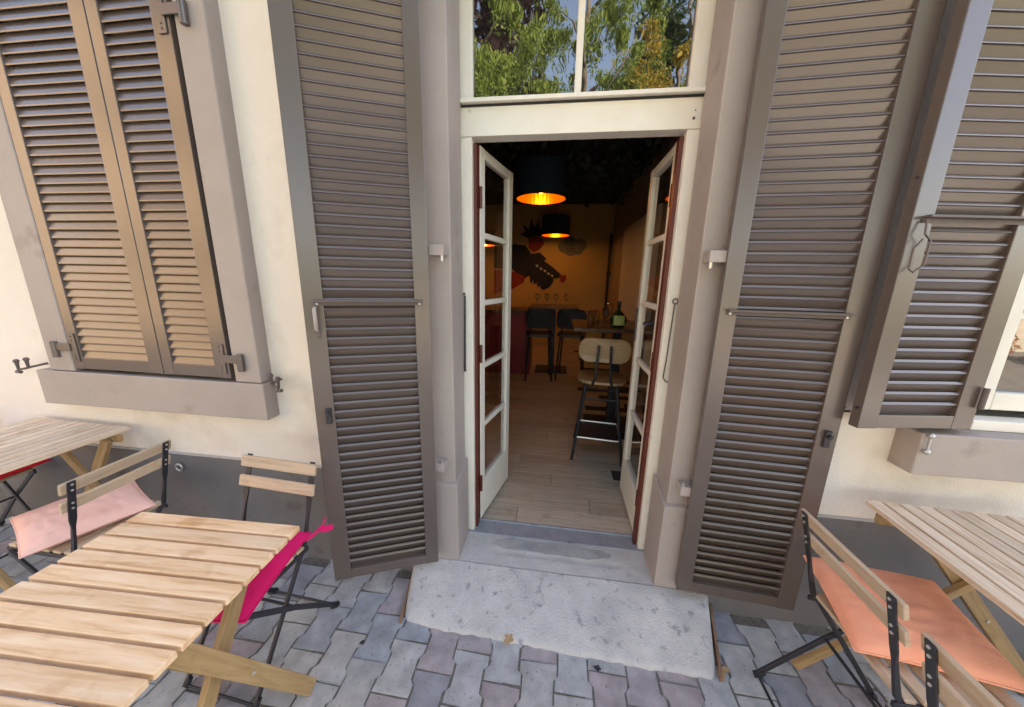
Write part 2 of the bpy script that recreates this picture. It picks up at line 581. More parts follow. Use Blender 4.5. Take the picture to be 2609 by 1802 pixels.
# ------------------------------------------------------------------ shutters
slat_cache = {}
def shutter(name, label, group, hinge, free, z0, z1, inner, sw_h, sw_f, rb, rt, pitch=0.0403, t=0.036, s_first=None):
    h, f = Vector((hinge[0], hinge[1], 0)), Vector((free[0], free[1], 0))
    ex = (f - h).normalized()
    w = (f - h).length
    ang = math.atan2(ex.y, ex.x)
    ey = Vector((-ex.y, ex.x, 0))
    toc = Vector((0, 0, 0)) - (h + f) / 2
    s = 1 if ey.dot(toc) > 0 else -1          # visible face at local y = 0, body towards -s
    H = z1 - z0
    root = thing(name, label, 'shutter', (hinge[0], hinge[1], z0), ang, group)
    yv, yb = 0.0, -s * t
    lo, hi = min(yv, yb), max(yv, yb)
    build('stile', MB().box(0, sw_h, lo, hi, 0, H), M['shutter'], root, 0.0025, seg=2)
    build('stile', MB().box(w - sw_f, w, lo, hi, 0, H), M['shutter'], root, 0.0025, seg=2)
    e = 0.0012
    build('rail', MB().box(sw_h - .001, w - sw_f + .001, lo + e, hi - e, e, rb), M['shutter'], root, 0.0025, seg=2)
    build('rail', MB().box(sw_h - .001, w - sw_f + .001, lo + e, hi - e, H - rt, H - e), M['shutter'], root, 0.0025, seg=2)
    L = w - sw_h - sw_f + 0.008
    key = (round(L, 3), inner, s)
    if key not in slat_cache:
        rise, th = 0.056, 0.0066
        yf, yk = -s * 0.004, -s * (t - 0.004)
        za, zb = (rise / 2, -rise / 2) if inner else (-rise / 2, rise / 2)
        if inner:
            yl = yf - s * 0.0062
            prof = [(yf, za - .0095), (yf - s * .0014, za - .0060), (yl, za), (yk, zb), (yk, zb - th), (yl, za - th - .004)]
        else:
            yk, za, zb = -s * 0.019, -0.021, 0.021
            prof = [(yf, za), (yk, zb), (yk, zb - th), (yf, za - th)]
        m_ = len(prof)
        vs = [(-L / 2, y, z) for y, z in prof] + [(L / 2, y, z) for y, z in prof]
        mb = MB().add(vs, [tuple(range(m_)), tuple(range(2 * m_ - 1, m_ - 1, -1))] + [(i, m_ + i, m_ + (i + 1) % m_, (i + 1) % m_) for i in range(m_)])
        me = mb.mesh('slat', 0.0006)
        me.materials.append(M['shutter'])
        slat_cache[key] = me
    n = int((H - rb - rt) / pitch)
    for i in range(n):
        o = link('slat', slat_cache[key], None, root)
        o.location = ((sw_h + w - sw_f) / 2, 0, rb + (i + 0.55) * pitch)
        o.rotation_euler = (random.uniform(-.025, .025), random.uniform(-.0016, .0016), 0)
    root['_w'] = w
    return root, w, s

# left window, closed pair seen from outside
SG = None
sA, wA, s_ = shutter('window_shutter', 'closed taupe louvred shutter, left leaf of the left window', SG, (-2.527, 1.404), (-1.981, 1.404), 1.066, 2.80, False, 0.062, 0.078, 0.062, 0.08)
sB, wB, s2_ = shutter('window_shutter', 'closed taupe louvred shutter, right leaf of the left window, dark gap beside it', SG, (-1.584, 1.398), (-1.974, 1.402), 1.066, 2.80, False, 0.083, 0.060, 0.062, 0.08)
def add_hinge(root, s, x, z, flip):
    """two-leaf hinge on the visible face; the local visible normal is +s*y"""
    def B(x0, x1, y0, y1, z0, z1):
        return MB().box(min(x0, x1), max(x0, x1), min(s * y0, s * y1), max(s * y0, s * y1), z0, z1)
    p = build('hinge', B(x - .02, x + .02, 0.0008, 0.006, z - .075, z + .075), M['shutter'], root, 0.0015)
    build('strap', B(x - .012, x + flip * .10, 0.0062, 0.012, z - .018, z + .022), M['shutter'], p, 0.0015)
    build('pintle', MB().lathe([(0, -.055), (.015, -.055), (.015, .026), (.013, .03), (0, .03)], 14, (x + flip * .112, s * 0.008, z)), M['shutter'], p, 0)
    sc = MB()
    for dz in (-.058, -.04, .04, .06):
        sc.tube([(x, s * .0055, z + dz), (x, s * .0085, z + dz)], 0.0042, 8)
    build('screw', sc, M['iron_brown'], p)
add_hinge(sA, s_, 0.03, 0.115, -1)
add_hinge(sB, s2_, 0.035, 0.10, -1)
add_hinge(sA, s_, 0.03, 1.50, -1)
add_hinge(sB, s2_, 0.035, 1.52, -1)
build('leaf_gap_shade', MB().box(wB - 0.004, wB + 0.0065, -s2_ * 0.03 if s2_ > 0 else 0.006, -0.006 if s2_ > 0 else 0.03, 0.002, 1.73), M['gap_shade'], sB)  # dark strip painted in as the shade between the two leaves

# door shutters, folded open against the wall: their inner faces show
sL, wL, sl_ = shutter('door_shutter', 'tall grey-taupe louvred shutter folded open left of the door, swung off the wall', None, (-0.545, 1.400), (-0.996, 1.214), 0.138, 2.98, True, 0.063, 0.074, 0.05, 0.08)
sR, wR, sr_ = shutter('door_shutter', 'tall brown-taupe louvred shutter folded open flat on the wall right of the door', None, (0.632, 1.416), (1.124, 1.383), 0.138, 2.98, True, 0.063, 0.072, 0.052, 0.08)
sW, wW, sw_ = shutter('window_shutter', 'half-length taupe louvred shutter opened back left of the right window', None, (1.556, 1.383), (1.128, 1.318), 1.058, 2.85, True, 0.075, 0.070, 0.052, 0.08)
def cross_bar(root, s, w, x0, x1, z, zb, handle_x=None):
    def B(x0, x1, y0, y1, z0, z1):
        return MB().box(min(x0, x1), max(x0, x1), min(s * y0, s * y1), max(s * y0, s * y1), z0, z1)
    b = build('locking_bar', B(x0, x1, 0.004, 0.026, z - .004, z + .004), M['iron_brown'], root, 0.0008)
    build('bar_flange', B(x0, x1, 0.0015, 0.004, z - .018, z + .002), M['iron_brown'], b)
    sc = MB()
    for x in (x0 + .012, x1 - .012):
        sc.tube([(x, s * .003, z - .012), (x, s * .007, z - .012)], 0.0045, 8)
    build('screw', sc, M['steel'], b)
    return b
cross_bar(sL, sl_, wL, 0.03, wL - 0.085 + 0.045, 1.476 - 0.138, 0)
cross_bar(sR, sr_, wR, 0.025, wR - 0.055, 1.472 - 0.138, 0)
cross_bar(sW, sw_, wW, 0.015, wW - 0.03, 1.797 - 1.058, 0)
# pull handle and latch on the left door shutter, latch on the right one
zz = 1.476 - 0.138
hd = build('handle', MB().tube([(wL - .046, sl_ * .002, zz - .022), (wL - .046, sl_ * .026, zz - .03), (wL - .046, sl_ * .026, zz - .112), (wL - .046, sl_ * .002, zz - .122)], 0.007, 10), M['stone'], sL, smooth=True)
build('screw_plate', MB().box(wL - .054, wL - .038, min(0.001 * sl_, .004 * sl_), max(0.001 * sl_, .004 * sl_), zz - .15, zz - .118), M['iron_brown'], hd, .001)
def latch(root, s, x, z):
    p = build('latch', MB().box(x - .011, x + .011, min(s * .001, s * .012), max(s * .001, s * .012), z - .035, z + .035), M['iron'], root, .002)
    build('latch_knob', MB().box(x - .008, x + .008, min(s * .012, s * .03), max(s * .012, s * .03), z + .008, z + .022), M['iron'], p, .003)
latch(sL, sl_, wL - .052, 0.987 - .138)
latch(sR, sr_, wR - .038, 0.979 - .138)
# wire stay on the right window shutter
zz = 1.797 - 1.058
xw = wW - 0.035
pts = [(xw, sw_ * .012, zz - .01), (xw + .004, sw_ * .02, zz - .055), (xw - .018, sw_ * .022, zz - .075), (xw - .018, sw_ * .022, zz - .15), (xw + .010, sw_ * .02, zz - .175), (xw + .024, sw_ * .018, zz - .165), (xw + .026, sw_ * .018, zz - .10), (xw + .006, sw_ * .02, zz - .07)]
build('wire_stay', MB().tube(pts, 0.0032, 6), M['iron_brown'], sW)
build('edge_hinge', MB().tube([(0.008, sw_ * .012, .085), (0.008, sw_ * .012, .165)], 0.0085, 10), M['iron_brown'], sW)
sc = MB()
for z in (0.075, 0.86):
    sc.tube([(wW - .001, -sw_ * .018, z), (wW + .0015, -sw_ * .018, z)], 0.006, 8)
build('screw', sc, M['iron'], sW)

# shutter pintles on the stone jambs, each a bracket with its pin
def bracket(label, x, z, sx, inverted=False):
    t = thing('shutter_bracket', label, 'bracket', (x, YJ - 0.001, z))
    build('plate', MB().box(-.033, .033, -.060, -0.001, -.022, .022), M['stone'], t, .0015)
    pz = (-.045, -.022) if not inverted else (.022, .04)
    build('pin', MB().tube([(sx * .022, -.050, pz[0]), (sx * .022, -.050, pz[1])], .008, 10), M['steel'], t)
bracket('taupe shutter bracket on left door jamb, level with the middle panes', -0.520, 1.69, 1)
bracket('taupe shutter bracket on right door jamb, level with the middle panes', 0.606, 1.675, -1)
bracket('taupe shutter bracket just above the left base block', -0.545, 0.66, 1, True)
bracket('taupe shutter bracket just above the right base block', 0.625, 0.655, -1, True)

# shutter dogs beside the left sill and under the right window
def shutter_dog(label, x, z, sx):
    t = thing('shutter_dog', label, 'shutter holder', (x, YW, z))
    build('arm', MB().tube([(0, 0, 0), (0, -.06, -.005), (sx * .02, -.075, -.012), (sx * .055, -.08, -.018)], .006, 8), M['iron_brown'], t)
    k = build('knob', MB().lathe([(0, .045), (.008, .043), (.0125, .034), (.008, .024), (.006, .0), (.006, -.012), (0, -.012)], 12, (sx * .055, -.08, -.005)), M['iron_brown'], t, smooth=True)
    build('knob', MB().lathe([(0, .05), (.008, .048), (.0125, .038), (.008, .028), (.006, .0), (.006, -.01), (0, -.01)], 12, (sx * .008, -.068, .0)), M['iron_brown'], t, smooth=True)
    build('stop', MB().tube([(sx * .045, -.08, -.032), (sx * .07, -.08, -.03)], .009, 8), M['iron_brown'], t)
shutter_dog('iron shutter holder with two knobs at the left end of the left sill', -2.83, 1.062, -1)
shutter_dog('iron shutter holder with two knobs at the right end of the left sill', -1.375, 1.055, 1)
t = thing('shutter_dog', 'small pale shutter holder hanging on the right window sill', 'shutter holder', (1.415, 1.372, 1.02))
build('arm', MB().tube([(0, 0, .012), (0, -.012, .0), (0, -.012, -.05), (0, -.004, -.06)], .005, 8), M['steel'], t)
build('knob', MB().lathe([(0, .012), (.009, .008), (.011, 0), (.009, -.008), (0, -.012)], 12, (0, -.012, -.055)), M['steel'], t, smooth=True)
build('knob', MB().lathe([(0, .012), (.008, .008), (.010, 0), (.008, -.008), (0, -.012)], 12, (0, -.012, .01)), M['steel'], t, smooth=True)
t = thing('latch_hook', 'small iron hook on the wall behind the right door shutter', 'hook', (1.165, YW, 1.045))
build('plate', MB().tube([(0, -.004, -.045), (0, -.010, -.04), (.003, -.014, .035), (.014, -.02, .05)], .0055, 8), M['iron_brown'], t)
build('tip', MB().tube([(.004, -.016, .03), (.028, -.03, .036)], .005, 8), M['iron_brown'], t)
t = thing('tie_ring', 'small round metal ring fixed to the plinth between the chairs', 'ring', (-2.065, YP, 0.505))
build('ring', MB().tube([(0.020 * math.cos(a), -.016, .020 * math.sin(a)) for a in [i * math.pi / 10 for i in range(20)]], .0055, 8, True), M['steel'], t, smooth=True)
build('stud', MB().tube([(0, 0, .014), (0, -.02, .02)], .006, 8), M['steel'], t)

# ------------------------------------------------------------------ door frame, transom, leaves
YF = 1.70
df = thing('door_frame', 'old white painted door frame with glazed transom above the open double door', 'door frame', (0.045, YF, 0.09))
def dpart(name, mb, m, bevel=0.0, **k):
    o = build(name, mb, m, df, bevel, **k)
    o.location = (-0.045, -YF, -0.09)
    return o
dpart('post', MB().box(-0.50, -0.430, YF, YF + .07, 0.085, 2.215), M['white_paint'], .003, seg=2)
dpart('post', MB().box(0.520, 0.60, YF, YF + .07, 0.085, 2.215), M['white_paint'], .003, seg=2)
dpart('rebate', MB().box(-0.4295, -0.415, YF + .03, YF + .069, 0.085, 2.2), M['oxblood'], .001)
dpart('rebate', MB().box(0.501, 0.5195, YF + .03, YF + .069, 0.085, 2.2), M['oxblood'], .001)
dpart('transom_bar', MB().box(-0.50, 0.60, YF - .004, YF + .075, 2.2155, 2.335), M['white_paint'], .003, seg=2)
dpart('drip_moulding', MB().box(-0.475, 0.565, YF - .03, YF + .05, 2.344, 2.362), M['white_paint'], .002)
dpart('shadow_gap', MB().box(-0.47, 0.56, YF - .008, YF + .05, 2.3355, 2.3435), M['gap_shade'])  # solid dark strip standing in for the shadow under the moulding
dpart('transom_stile', MB().box(-0.50, -0.424, YF, YF + .05, 2.3625, 3.0), M['white_paint'], .003)
dpart('transom_stile', MB().box(0.505, 0.60, YF, YF + .05, 2.3625, 3.0), M['white_paint'], .003)
dpart('transom_mullion', MB().box(0.030, 0.060, YF + .004, YF + .046, 2.3625, 3.0), M['white_paint'], .003)
M['glass_mirror'] = bpy.data.materials.new('old float glass')
M['glass_mirror'].use_nodes = True
_n = M['glass_mirror'].node_tree
_b = _n.nodes['Principled BSDF']
_b.inputs['Base Color'].default_value = (0.012, 0.012, 0.012, 1)
_b.inputs['Roughness'].default_value = 0.015
_b.inputs['Coat Weight'].default_value = 1.0
_b.inputs['Coat Roughness'].default_value = 0.01
_b.inputs['Coat IOR'].default_value = 2.2
_b.inputs['Specular IOR Level'].default_value = 1.0
_nz = _n.nodes.new('ShaderNodeTexNoise')
_nz.inputs['Scale'].default_value = 5.0
_tc = _n.nodes.new('ShaderNodeTexCoord')
_bp = _n.nodes.new('ShaderNodeBump')
_bp.inputs['Strength'].default_value = 0.06
_bp.inputs['Distance'].default_value = 0.02
_n.links.new(_tc.outputs['Object'], _nz.inputs['Vector'])
_n.links.new(_nz.outputs['Fac'], _bp.inputs['Height'])
_n.links.new(_bp.outputs['Normal'], _b.inputs['Coat Normal'])
_n.links.new(_bp.outputs['Normal'], _b.inputs['Normal'])
for x0, x1 in ((-0.424, 0.030), (0.060, 0.505)):
    dpart('pane', MB().box(x0, x1, YF + .022, YF + .027, 2.3625, 3.0), M['glass_mirror'])
dpart('door_stop', MB().tube([(-0.467, YF - .018, 1.092), (-0.467, YF - .03, 1.10), (-0.466, YF - .022, 1.488)], .0055, 8), M['iron'])
dpart('nail_hole', MB().tube([(0.538, YF - .006, 2.255), (0.538, YF - .0035, 2.255)], .006, 8).tube([(0.541, YF - .006, 2.285), (0.541, YF - .0035, 2.285)], .003, 8), M['iron_brown'])
hk = thing('door_stay', 'thin iron hook rod hanging from the right door post', 'hook', (0.553, YF, 1.486))
build('eye', MB().tube([(.012 * math.cos(a), -.014, .012 * math.sin(a)) for a in [i * math.pi / 8 for i in range(16)]], .0032, 6, True), M['iron_brown'], hk)
build('rod', MB().tube([(-.002, -.014, -.012), (-.006, -.02, -.1), (-.012, -.022, -.30), (-.016, -.02, -.372), (-.004, -.022, -.392), (.018, -.024, -.397)], .0035, 6), M['iron_brown'], hk)
hk = thing('door_stay', 'thin iron rod standing along the left door post', 'hook', (-0.4735, YF, 1.30))
build('rod', MB().tube([(-.006, -.010, .195), (-.008, -.02, .18), (-.006, -.02, -.19), (.004, -.018, -.212)], .0042, 6), M['iron'], hk)
build('eye', MB().tube([(.001, -.0, .195), (-.008, -.024, .195)], .006, 8), M['iron'], hk)

def leaf(label, hinge, free, s_vis):
    h, f = Vector((hinge[0], hinge[1], 0)), Vector((free[0], free[1], 0))
    ex = (f - h).normalized()
    w = (f - h).length
    z0 = 0.118
    H = 2.205 - z0
    root = thing('door_leaf', label, 'door', (hinge[0], hinge[1], z0), math.atan2(ex.y, ex.x))
    t = 0.042
    lo, hi = -t / 2, t / 2
    sw = 0.058
    build('stile', MB().box(0, sw, lo, hi, 0, H), M['white_paint'], root, .003, seg=2)
    build('stile', MB().box(w - sw, w, lo, hi, 0, H), M['white_paint'], root, .003, seg=2)
    build('rail', MB().box(sw, w - sw, lo + .001, hi - .001, H - .045, H - .001), M['white_paint'], root, .003)
    build('rail', MB().box(sw, w - sw, lo + .001, hi - .001, 0.001, 0.25), M['white_paint'], root, .003)
    zs_ = [0.25] + [z - z0 for z in (0.722, 1.084, 1.442, 1.796)] + [H - .045]
    for i in range(1, 5):
        build('muntin', MB().box(sw, w - sw, lo + .006, hi - .006, zs_[i] - .015, zs_[i] + .015), M['white_paint'], root, .004, seg=2)
    for i in range(5):
        a = zs_[i] + (0.015 if i else 0)
        b = zs_[i + 1] - (0.015 if i < 4 else 0)
        build('pane', MB().box(sw, w - sw, -.002, .002, a, b), M['glass'], root)
    build('hinge_edge', MB().box(-.006, -0.0005, lo + .003, hi - .003, 0.002, H - .002), M['oxblood'], root)
    for z in (.25, 1.05, 1.85):
        build('hinge', MB().tube([(-.004, s_vis * .026, z - .05), (-.004, s_vis * .026, z + .05)], .008, 10), M['oxblood'], root)
    return root, w
lfL, _ = leaf('left glazed door leaf, white with five panes, opened inwards', (-0.426, 1.775), (-0.324, 2.235), -1)
lfR, wq = leaf('right glazed door leaf, white with five panes, opened inwards', (0.531, 1.775), (0.534, 2.255), 1)
build('lock', MB().box(wq - .035, wq - .012, .0215, .03, 1.08, 1.29), M['iron_brown'], lfR, .001)
hdl = build('door_handle', MB().tube([(.11, .022, 1.235), (.11, .06, 1.235), (.055, .066, 1.232)], .008, 8), M['iron'], lfR)
build('rosette', MB().tube([(.11, .0215, 1.235), (.11, .028, 1.235)], .022, 12), M['iron'], hdl)

# threshold
th = thing('threshold', 'worn aluminium threshold strip across the open doorway', 'threshold', (0.06, 1.70, 0.09))
build('plate', MB().box(-.53, .53, -.012, .085, -.03, .002), M['alu'], th, .002)
build('front_lip', MB().box(-.528, .528, -.020, -.0125, -.028, .007), M['alu'], th, .002)
build('rear_lip', MB().box(-.528, .528, .0853, .097, -.02, .012), M['alu'], th, .002)

# ------------------------------------------------------------------ door slab
def slab():
    mb = MB()
    NX, NY = 90, 44
    def front(u):
        x = -0.653 + u * (0.716 + 0.653)
        y = 1.180 + u * (1.140 - 1.180)
        return x, y + 0.010 * (noise.noise((u * 9, 1.3, 0)) + 0.6 * noise.noise((u * 34, 7.1, 0))) + (0.03 * max(0, 1 - u / 0.03) ** 2) + 0.02 * max(0, (u - .985) / .015)
    def back(u):
        return -0.702 + u * (0.80 + 0.702), 1.468
    grid = {}
    vs = []
    for j in range(NY + 1):
        v = j / NY
        for i in range(NX + 1):
            u = i / NX
            a, b = front(u), back(u)
            x = a[0] + (b[0] - a[0]) * v
            y = a[1] + (b[1] - a[1]) * v
            zf = 0.004 + 0.010 * u
            z = zf + (0.093 - zf) * (v ** 0.85)
            z += 0.0022 * noise.noise((x * 22, y * 22, 0.5)) + 0.0035 * noise.noise((x * 6, y * 6, 3))
            edge = min(u, 1 - u) * 1.36
            if edge < 0.012:
                z -= 0.006 * (1 - edge / 0.012)
            if v < 0.03:
                z -= 0.004 * (1 - v / 0.03)
            vs.append((x, y, z))
    fs = []
    for j in range(NY):
        for i in range(NX):
            k = j * (NX + 1) + i
            fs.append((k, k + 1, k + NX + 2, k + NX + 1))
    # skirt down to the ground
    rim = [i for i in range(NX + 1)] + [j * (NX + 1) + NX for j in range(1, NY + 1)] + [NY * (NX + 1) + i for i in range(NX - 1, -1, -1)] + [j * (NX + 1) for j in range(NY - 1, 0, -1)]
    o = len(vs)
    for r in rim:
        vs.append((vs[r][0], vs[r][1], -0.02))
    for a in range(len(rim)):
        b = (a + 1) % len(rim)
        fs.append((rim[b], rim[a], o + a, o + b))
    return mb.add(vs, fs)
def slab_material():
    m = M['concrete']
    n, l = m.node_tree.nodes, m.node_tree.links
    b = n['Principled BSDF']
    src = b.inputs['Base Color'].links[0].from_socket
    tc = n.new('ShaderNodeTexCoord')
    v = n.new('ShaderNodeTexVoronoi')
    v.inputs['Scale'].default_value = 130
    l.new(tc.outputs['Object'], v.inputs['Vector'])
    r_ = n.new('ShaderNodeMapRange')
    r_.inputs['From Min'].default_value = 0.12
    r_.inputs['From Max'].default_value = 0.28
    r_.inputs['To Min'].default_value = 0.35
    r_.inputs['To Max'].default_value = 0.0
    l.new(v.outputs['Distance'], r_.inputs['Value'])
    nz = n.new('ShaderNodeTexNoise')
    nz.inputs['Scale'].default_value = 9
    nz.inputs['Detail'].default_value = 6
    l.new(tc.outputs['Object'], nz.inputs['Vector'])
    g_ = n.new('ShaderNodeMapRange')
    g_.inputs['From Min'].default_value = 0.45
    g_.inputs['From Max'].default_value = 0.65
    l.new(nz.outputs['Fac'], g_.inputs['Value'])
    mu = n.new('ShaderNodeMath')
    mu.operation = 'MULTIPLY'
    l.new(r_.outputs['Result'], mu.inputs[0])
    l.new(g_.outputs['Result'], mu.inputs[1])
    x = n.new('ShaderNodeMix')
    x.data_type = 'RGBA'
    l.new(mu.outputs[0], x.inputs['Factor'])
    l.new(src, x.inputs['A'])
    x.inputs['B'].default_value = (0.2, 0.2, 0.21, 1)
    l.new(x.outputs['Result'], b.inputs['Base Color'])
slab_material()
st = thing('door_step', 'low pale concrete ramp slab in front of the door', 'step', (0, 1.3, 0))
o = build('slab', slab(), M['concrete'], st, smooth=True)
o.location = (0, -1.3, 0)
inn = MB()
NX, NY = 50, 14
for j in range(NY + 1):
    for i in range(NX + 1):
        x = -0.462 + i / NX * (0.55 + 0.462)
        y = 1.466 + j / NY * (1.69 - 1.466)
        z = 0.0915 + 0.0025 * noise.noise((x * 25, y * 25, 1)) + (-0.006 if 1.55 < y < 1.575 and -0.3 < x < .4 else 0)
        inn.v.append((x, y, z))
for j in range(NY):
    for i in range(NX):
        k = j * (NX + 1) + i
        inn.f.append((k, k + 1, k + NX + 2, k + NX + 1))
o = build('doorway_screed', inn, mat('patched cement', (0.47, 0.45, 0.425), 0.9, (0.58, 0.555, 0.52), 11, 0.8, 100, dirt=((0.25, 0.245, 0.24), 22, 0.62), detail=8), st, smooth=True)
o.location = (0, -1.3, 0)
# raised worn mortar patch near the threshold
mp = MB()
poly = []
for i in range(40):
    a = 2 * math.pi * i / 40
    rx = 0.33 * (1 + 0.12 * noise.noise((math.cos(a) * 2, math.sin(a) * 2, 5)))
    ry = 0.045 * (1 + 0.35 * noise.noise((math.cos(a) * 3, math.sin(a) * 3, 9)))
    poly.append((0.03 + rx * math.copysign(abs(math.cos(a)) ** .6, math.cos(a)), 1.618 + ry * math.copysign(abs(math.sin(a)) ** .7, math.sin(a))))
mp.prism(poly, 0.085, 0.0985)
o = build('mortar_patch', mp, mat('dark worn mortar', (0.27, 0.28, 0.275), 0.92, (0.46, 0.44, 0.41), 9, 0.9, 80, detail=8), st, 0.003)
o.location = (0, -1.3, 0)
for x0, y0, x1, y1, z0, z1 in ((-0.660, 1.172, -0.712, 1.468, 0.012, 0.035), (0.724, 1.14, 0.812, 1.468, 0.02, 0.045)):
    o = build('edging_board', MB().add([(x0, y0, -.02), (x0 + .011, y0, -.02), (x1 + .011, y1, -.02), (x1, y1, -.02), (x0, y0, z0), (x0 + .011, y0, z0), (x1 + .011, y1, z1), (x1, y1, z1)],
              [(0, 3, 2, 1), (4, 5, 6, 7), (0, 1, 5, 4), (1, 2, 6, 5), (2, 3, 7, 6), (3, 0, 4, 7)]), M['formwork'], st)
    o.location = (0, -1.3, 0)

# ------------------------------------------------------------------ right window
rw = thing('window', 'white framed window with glass panes beside the half-open right shutter', 'window', (2.04, 1.53, 1.04))
def wpart(name, mb, m, bevel=0.0, parent=rw):
    o = build(name, mb, m, parent, bevel)
    o.location = (-2.04, -1.53, -1.04)
    return o
wpart('frame', MB().box(1.566, 1.62, 1.49, 1.56, 1.034, 2.71), M['stone'], .002)
wpart('casing', MB().box(1.6205, 1.735, 1.505, 1.56, 1.10, 2.71), M['white_paint'], .003)
wpart('bottom_rail', MB().box(1.7355, 2.5, 1.505, 1.56, 1.10, 1.172), M['white_paint'], .003)
wpart('sill_board', MB().box(1.62, 2.5, 1.44, 1.505, 1.034, 1.075), M['white_paint'], .003)
wpart('glazing_bar', MB().box(1.7355, 2.5, 1.512, 1.55, 1.46, 1.485), M['white_paint'], .003)
wpart('glazing_bar', MB().box(1.7355, 2.5, 1.512, 1.55, 1.90, 1.925), M['white_paint'], .003)
for z0, z1 in ((1.172, 1.46), (1.485, 1.90), (1.925, 2.7)):
    wpart('pane', MB().box(1.735, 2.5, 1.53, 1.535, z0, z1), M['glass_mirror'])

# ------------------------------------------------------------------ the dining room
ZF = 0.10
room = struct(build('interior_floor', MB().box(-3.3, 1.5, 1.797, 8.0, -0.05, ZF - 0.004), mat('floor joints', (0.05, 0.04, 0.03), 0.9)))
M['oak'] = wood_mat('oak floor', (0.47, 0.39, 0.30), (0.55, 0.46, 0.36), (0.30, 0.235, 0.17), 0.42, 0.14)
pm = MB().box(-0.6, 0.6, -0.068, 0.068, -0.004, 0.0).mesh('floor_plank', 0.0012)
pm.materials.append(M['oak'])
y = 1.87
r = 0
while y < 7.9:
    x = -3.2 + (r * 0.47) % 1.2
    while x < 1.4:
        if x > -1.9:
            o = link('floor_plank', pm, None, room)
            o.location = (min(x, 0.88), y, ZF)
            if x > 0.9:
                o.location.z = ZF - 0.0041
        x += 1.203
    y += 0.139
    r += 1
ochre = mat('ochre wall paint', (0.52, 0.36, 0.14), 0.85, (0.58, 0.41, 0.17), 2, 0.15, 60)
greige = mat('greige wall paint', (0.34, 0.29, 0.21), 0.85, (0.38, 0.32, 0.24), 2)
navy = mat('midnight blue paint', (0.012, 0.02, 0.04), 0.8, (0.018, 0.03, 0.055), 3)
struct(build('interior_wall_back', MB().box(-3.29, 1.49, 7.6, 7.99, ZF, 3.2), ochre))
struct(build('interior_wall_right', MB().box(1.10, 1.49, 1.80, 7.599, ZF, 3.2), greige))
struct(build('interior_wall_left', MB().box(-3.29, -2.9, 1.80, 7.599, ZF, 3.2), mat('dark red wall paint', (0.10, 0.03, 0.022), 0.8, (0.13, 0.04, 0.03), 2)))
struct(build('interior_ceiling', MB().box(-2.899, 1.099, 1.80, 7.599, 3.1, 3.2), navy))
# pale panel and pipe on the right wall, red arch
pn = thing('wall_panel', 'tall pale panel standing against the right wall inside the dining room', 'panel', (1.09, 5.1, ZF))
build('board', MB().box(-.03, 0.008, -1.0, 1.05, 0.9, 2.30), mat('pale panel', (0.80, 0.78, 0.70), 0.6), pn, .004)
build('leg', MB().box(-.025, 0.0, .85, .90, 0, .899), M['iron'], pn)
build('leg', MB().box(-.025, 0.0, -.90, -.85, 0, .899), M['iron'], pn)
t = thing('pipe', 'dark vertical pipe in the corner of the dining room', 'pipe', (1.04, 7.5, ZF))
build('tube', MB().tube([(0, 0, 0), (0, 0, 2.4)], .03, 10), M['iron'], t)
build('clip', MB().box(-.04, .05, -.04, .09, 1.6, 1.63), M['iron'], t)
arch = MB()
pts = [(-.35, 1.1)] + [(.35 * math.cos(math.pi - i * math.pi / 16), 2.25 + .35 * math.sin(i * math.pi / 16)) for i in range(17)] + [(.35, 1.1)]
arch.add([(0, a, b) for a, b in pts] + [(-.03, a, b) for a, b in pts], [tuple(range(len(pts))), tuple(range(2 * len(pts) - 1, len(pts) - 1, -1))] + [(i, (i + 1) % len(pts), len(pts) + (i + 1) % len(pts), len(pts) + i) for i in range(len(pts))])
t = thing('wall_arch', 'dark red arched panel high on the right wall behind the door leaf', 'arch', (1.099, 3.35, 0))
build('panel', arch, M['oxblood'], t)
rim = MB().tube([(-.03, a, b) for a, b in pts], .022, 6)
build('rim', rim, M['iron'], t)
# red counter
t = thing('counter', 'dark red counter front at the left of the dining room', 'counter', (-1.25, 5.15, ZF))
build('front_panel', MB().box(-.95, .86, -.05, .5, 0, .96), mat('red lacquer', (0.20, 0.012, 0.016), 0.4, (0.24, 0.018, 0.02), 4), t, .004)
build('top', MB().box(-.98, .89, -.09, .54, .961, 1.0), mat('dark counter wood', (0.10, 0.05, 0.03), 0.4), t, .004)
# mural figure and cloud: flat cut-outs on the back wall
def cutout(pts, y0, y1):
    n = len(pts)
    return MB().add([(a, y0, b) for a, b in pts] + [(a, y1, b) for a, b in pts], [tuple(range(n)), tuple(range(2 * n - 1, n - 1, -1))] + [(i, (i + 1) % n, n + (i + 1) % n, n + i) for i in range(n)])
def px_wall(x, y, Y):
    """a point of the plane Y = const seen at a pixel of the photograph"""
    d = (x - W_PX / 2) / F_PX * r2 - (y - H_PX / 2) / F_PX * u2 + fwd
    k = Y / d.y
    return (d.x * k, 1.58 + d.z * k)
def zd(x, y, Y=7.59):
    return px_wall(1150 + x / 2.751, 320 + y / 2.751, Y)
mu = thing('wall_mural', 'flat dark blue and red feathered figure with spiky crest on the back wall', 'mural', (-0.6, 7.598, 1.5))
def mpart(name, pts, m, y0=7.585, y1=7.597, parent=mu, off=(0.6, -7.598, -1.5)):
    o = build(name, cutout([zd(a, b) for a, b in pts], y0, y1), m, parent)
    o.location = off
    return o
mnavy = mat('mural navy', (0.006, 0.009, 0.028), 0.7, (0.012, 0.012, 0.035), 6)
mred = mat('mural red', (0.30, 0.03, 0.015), 0.7, (0.22, 0.02, 0.012), 6)
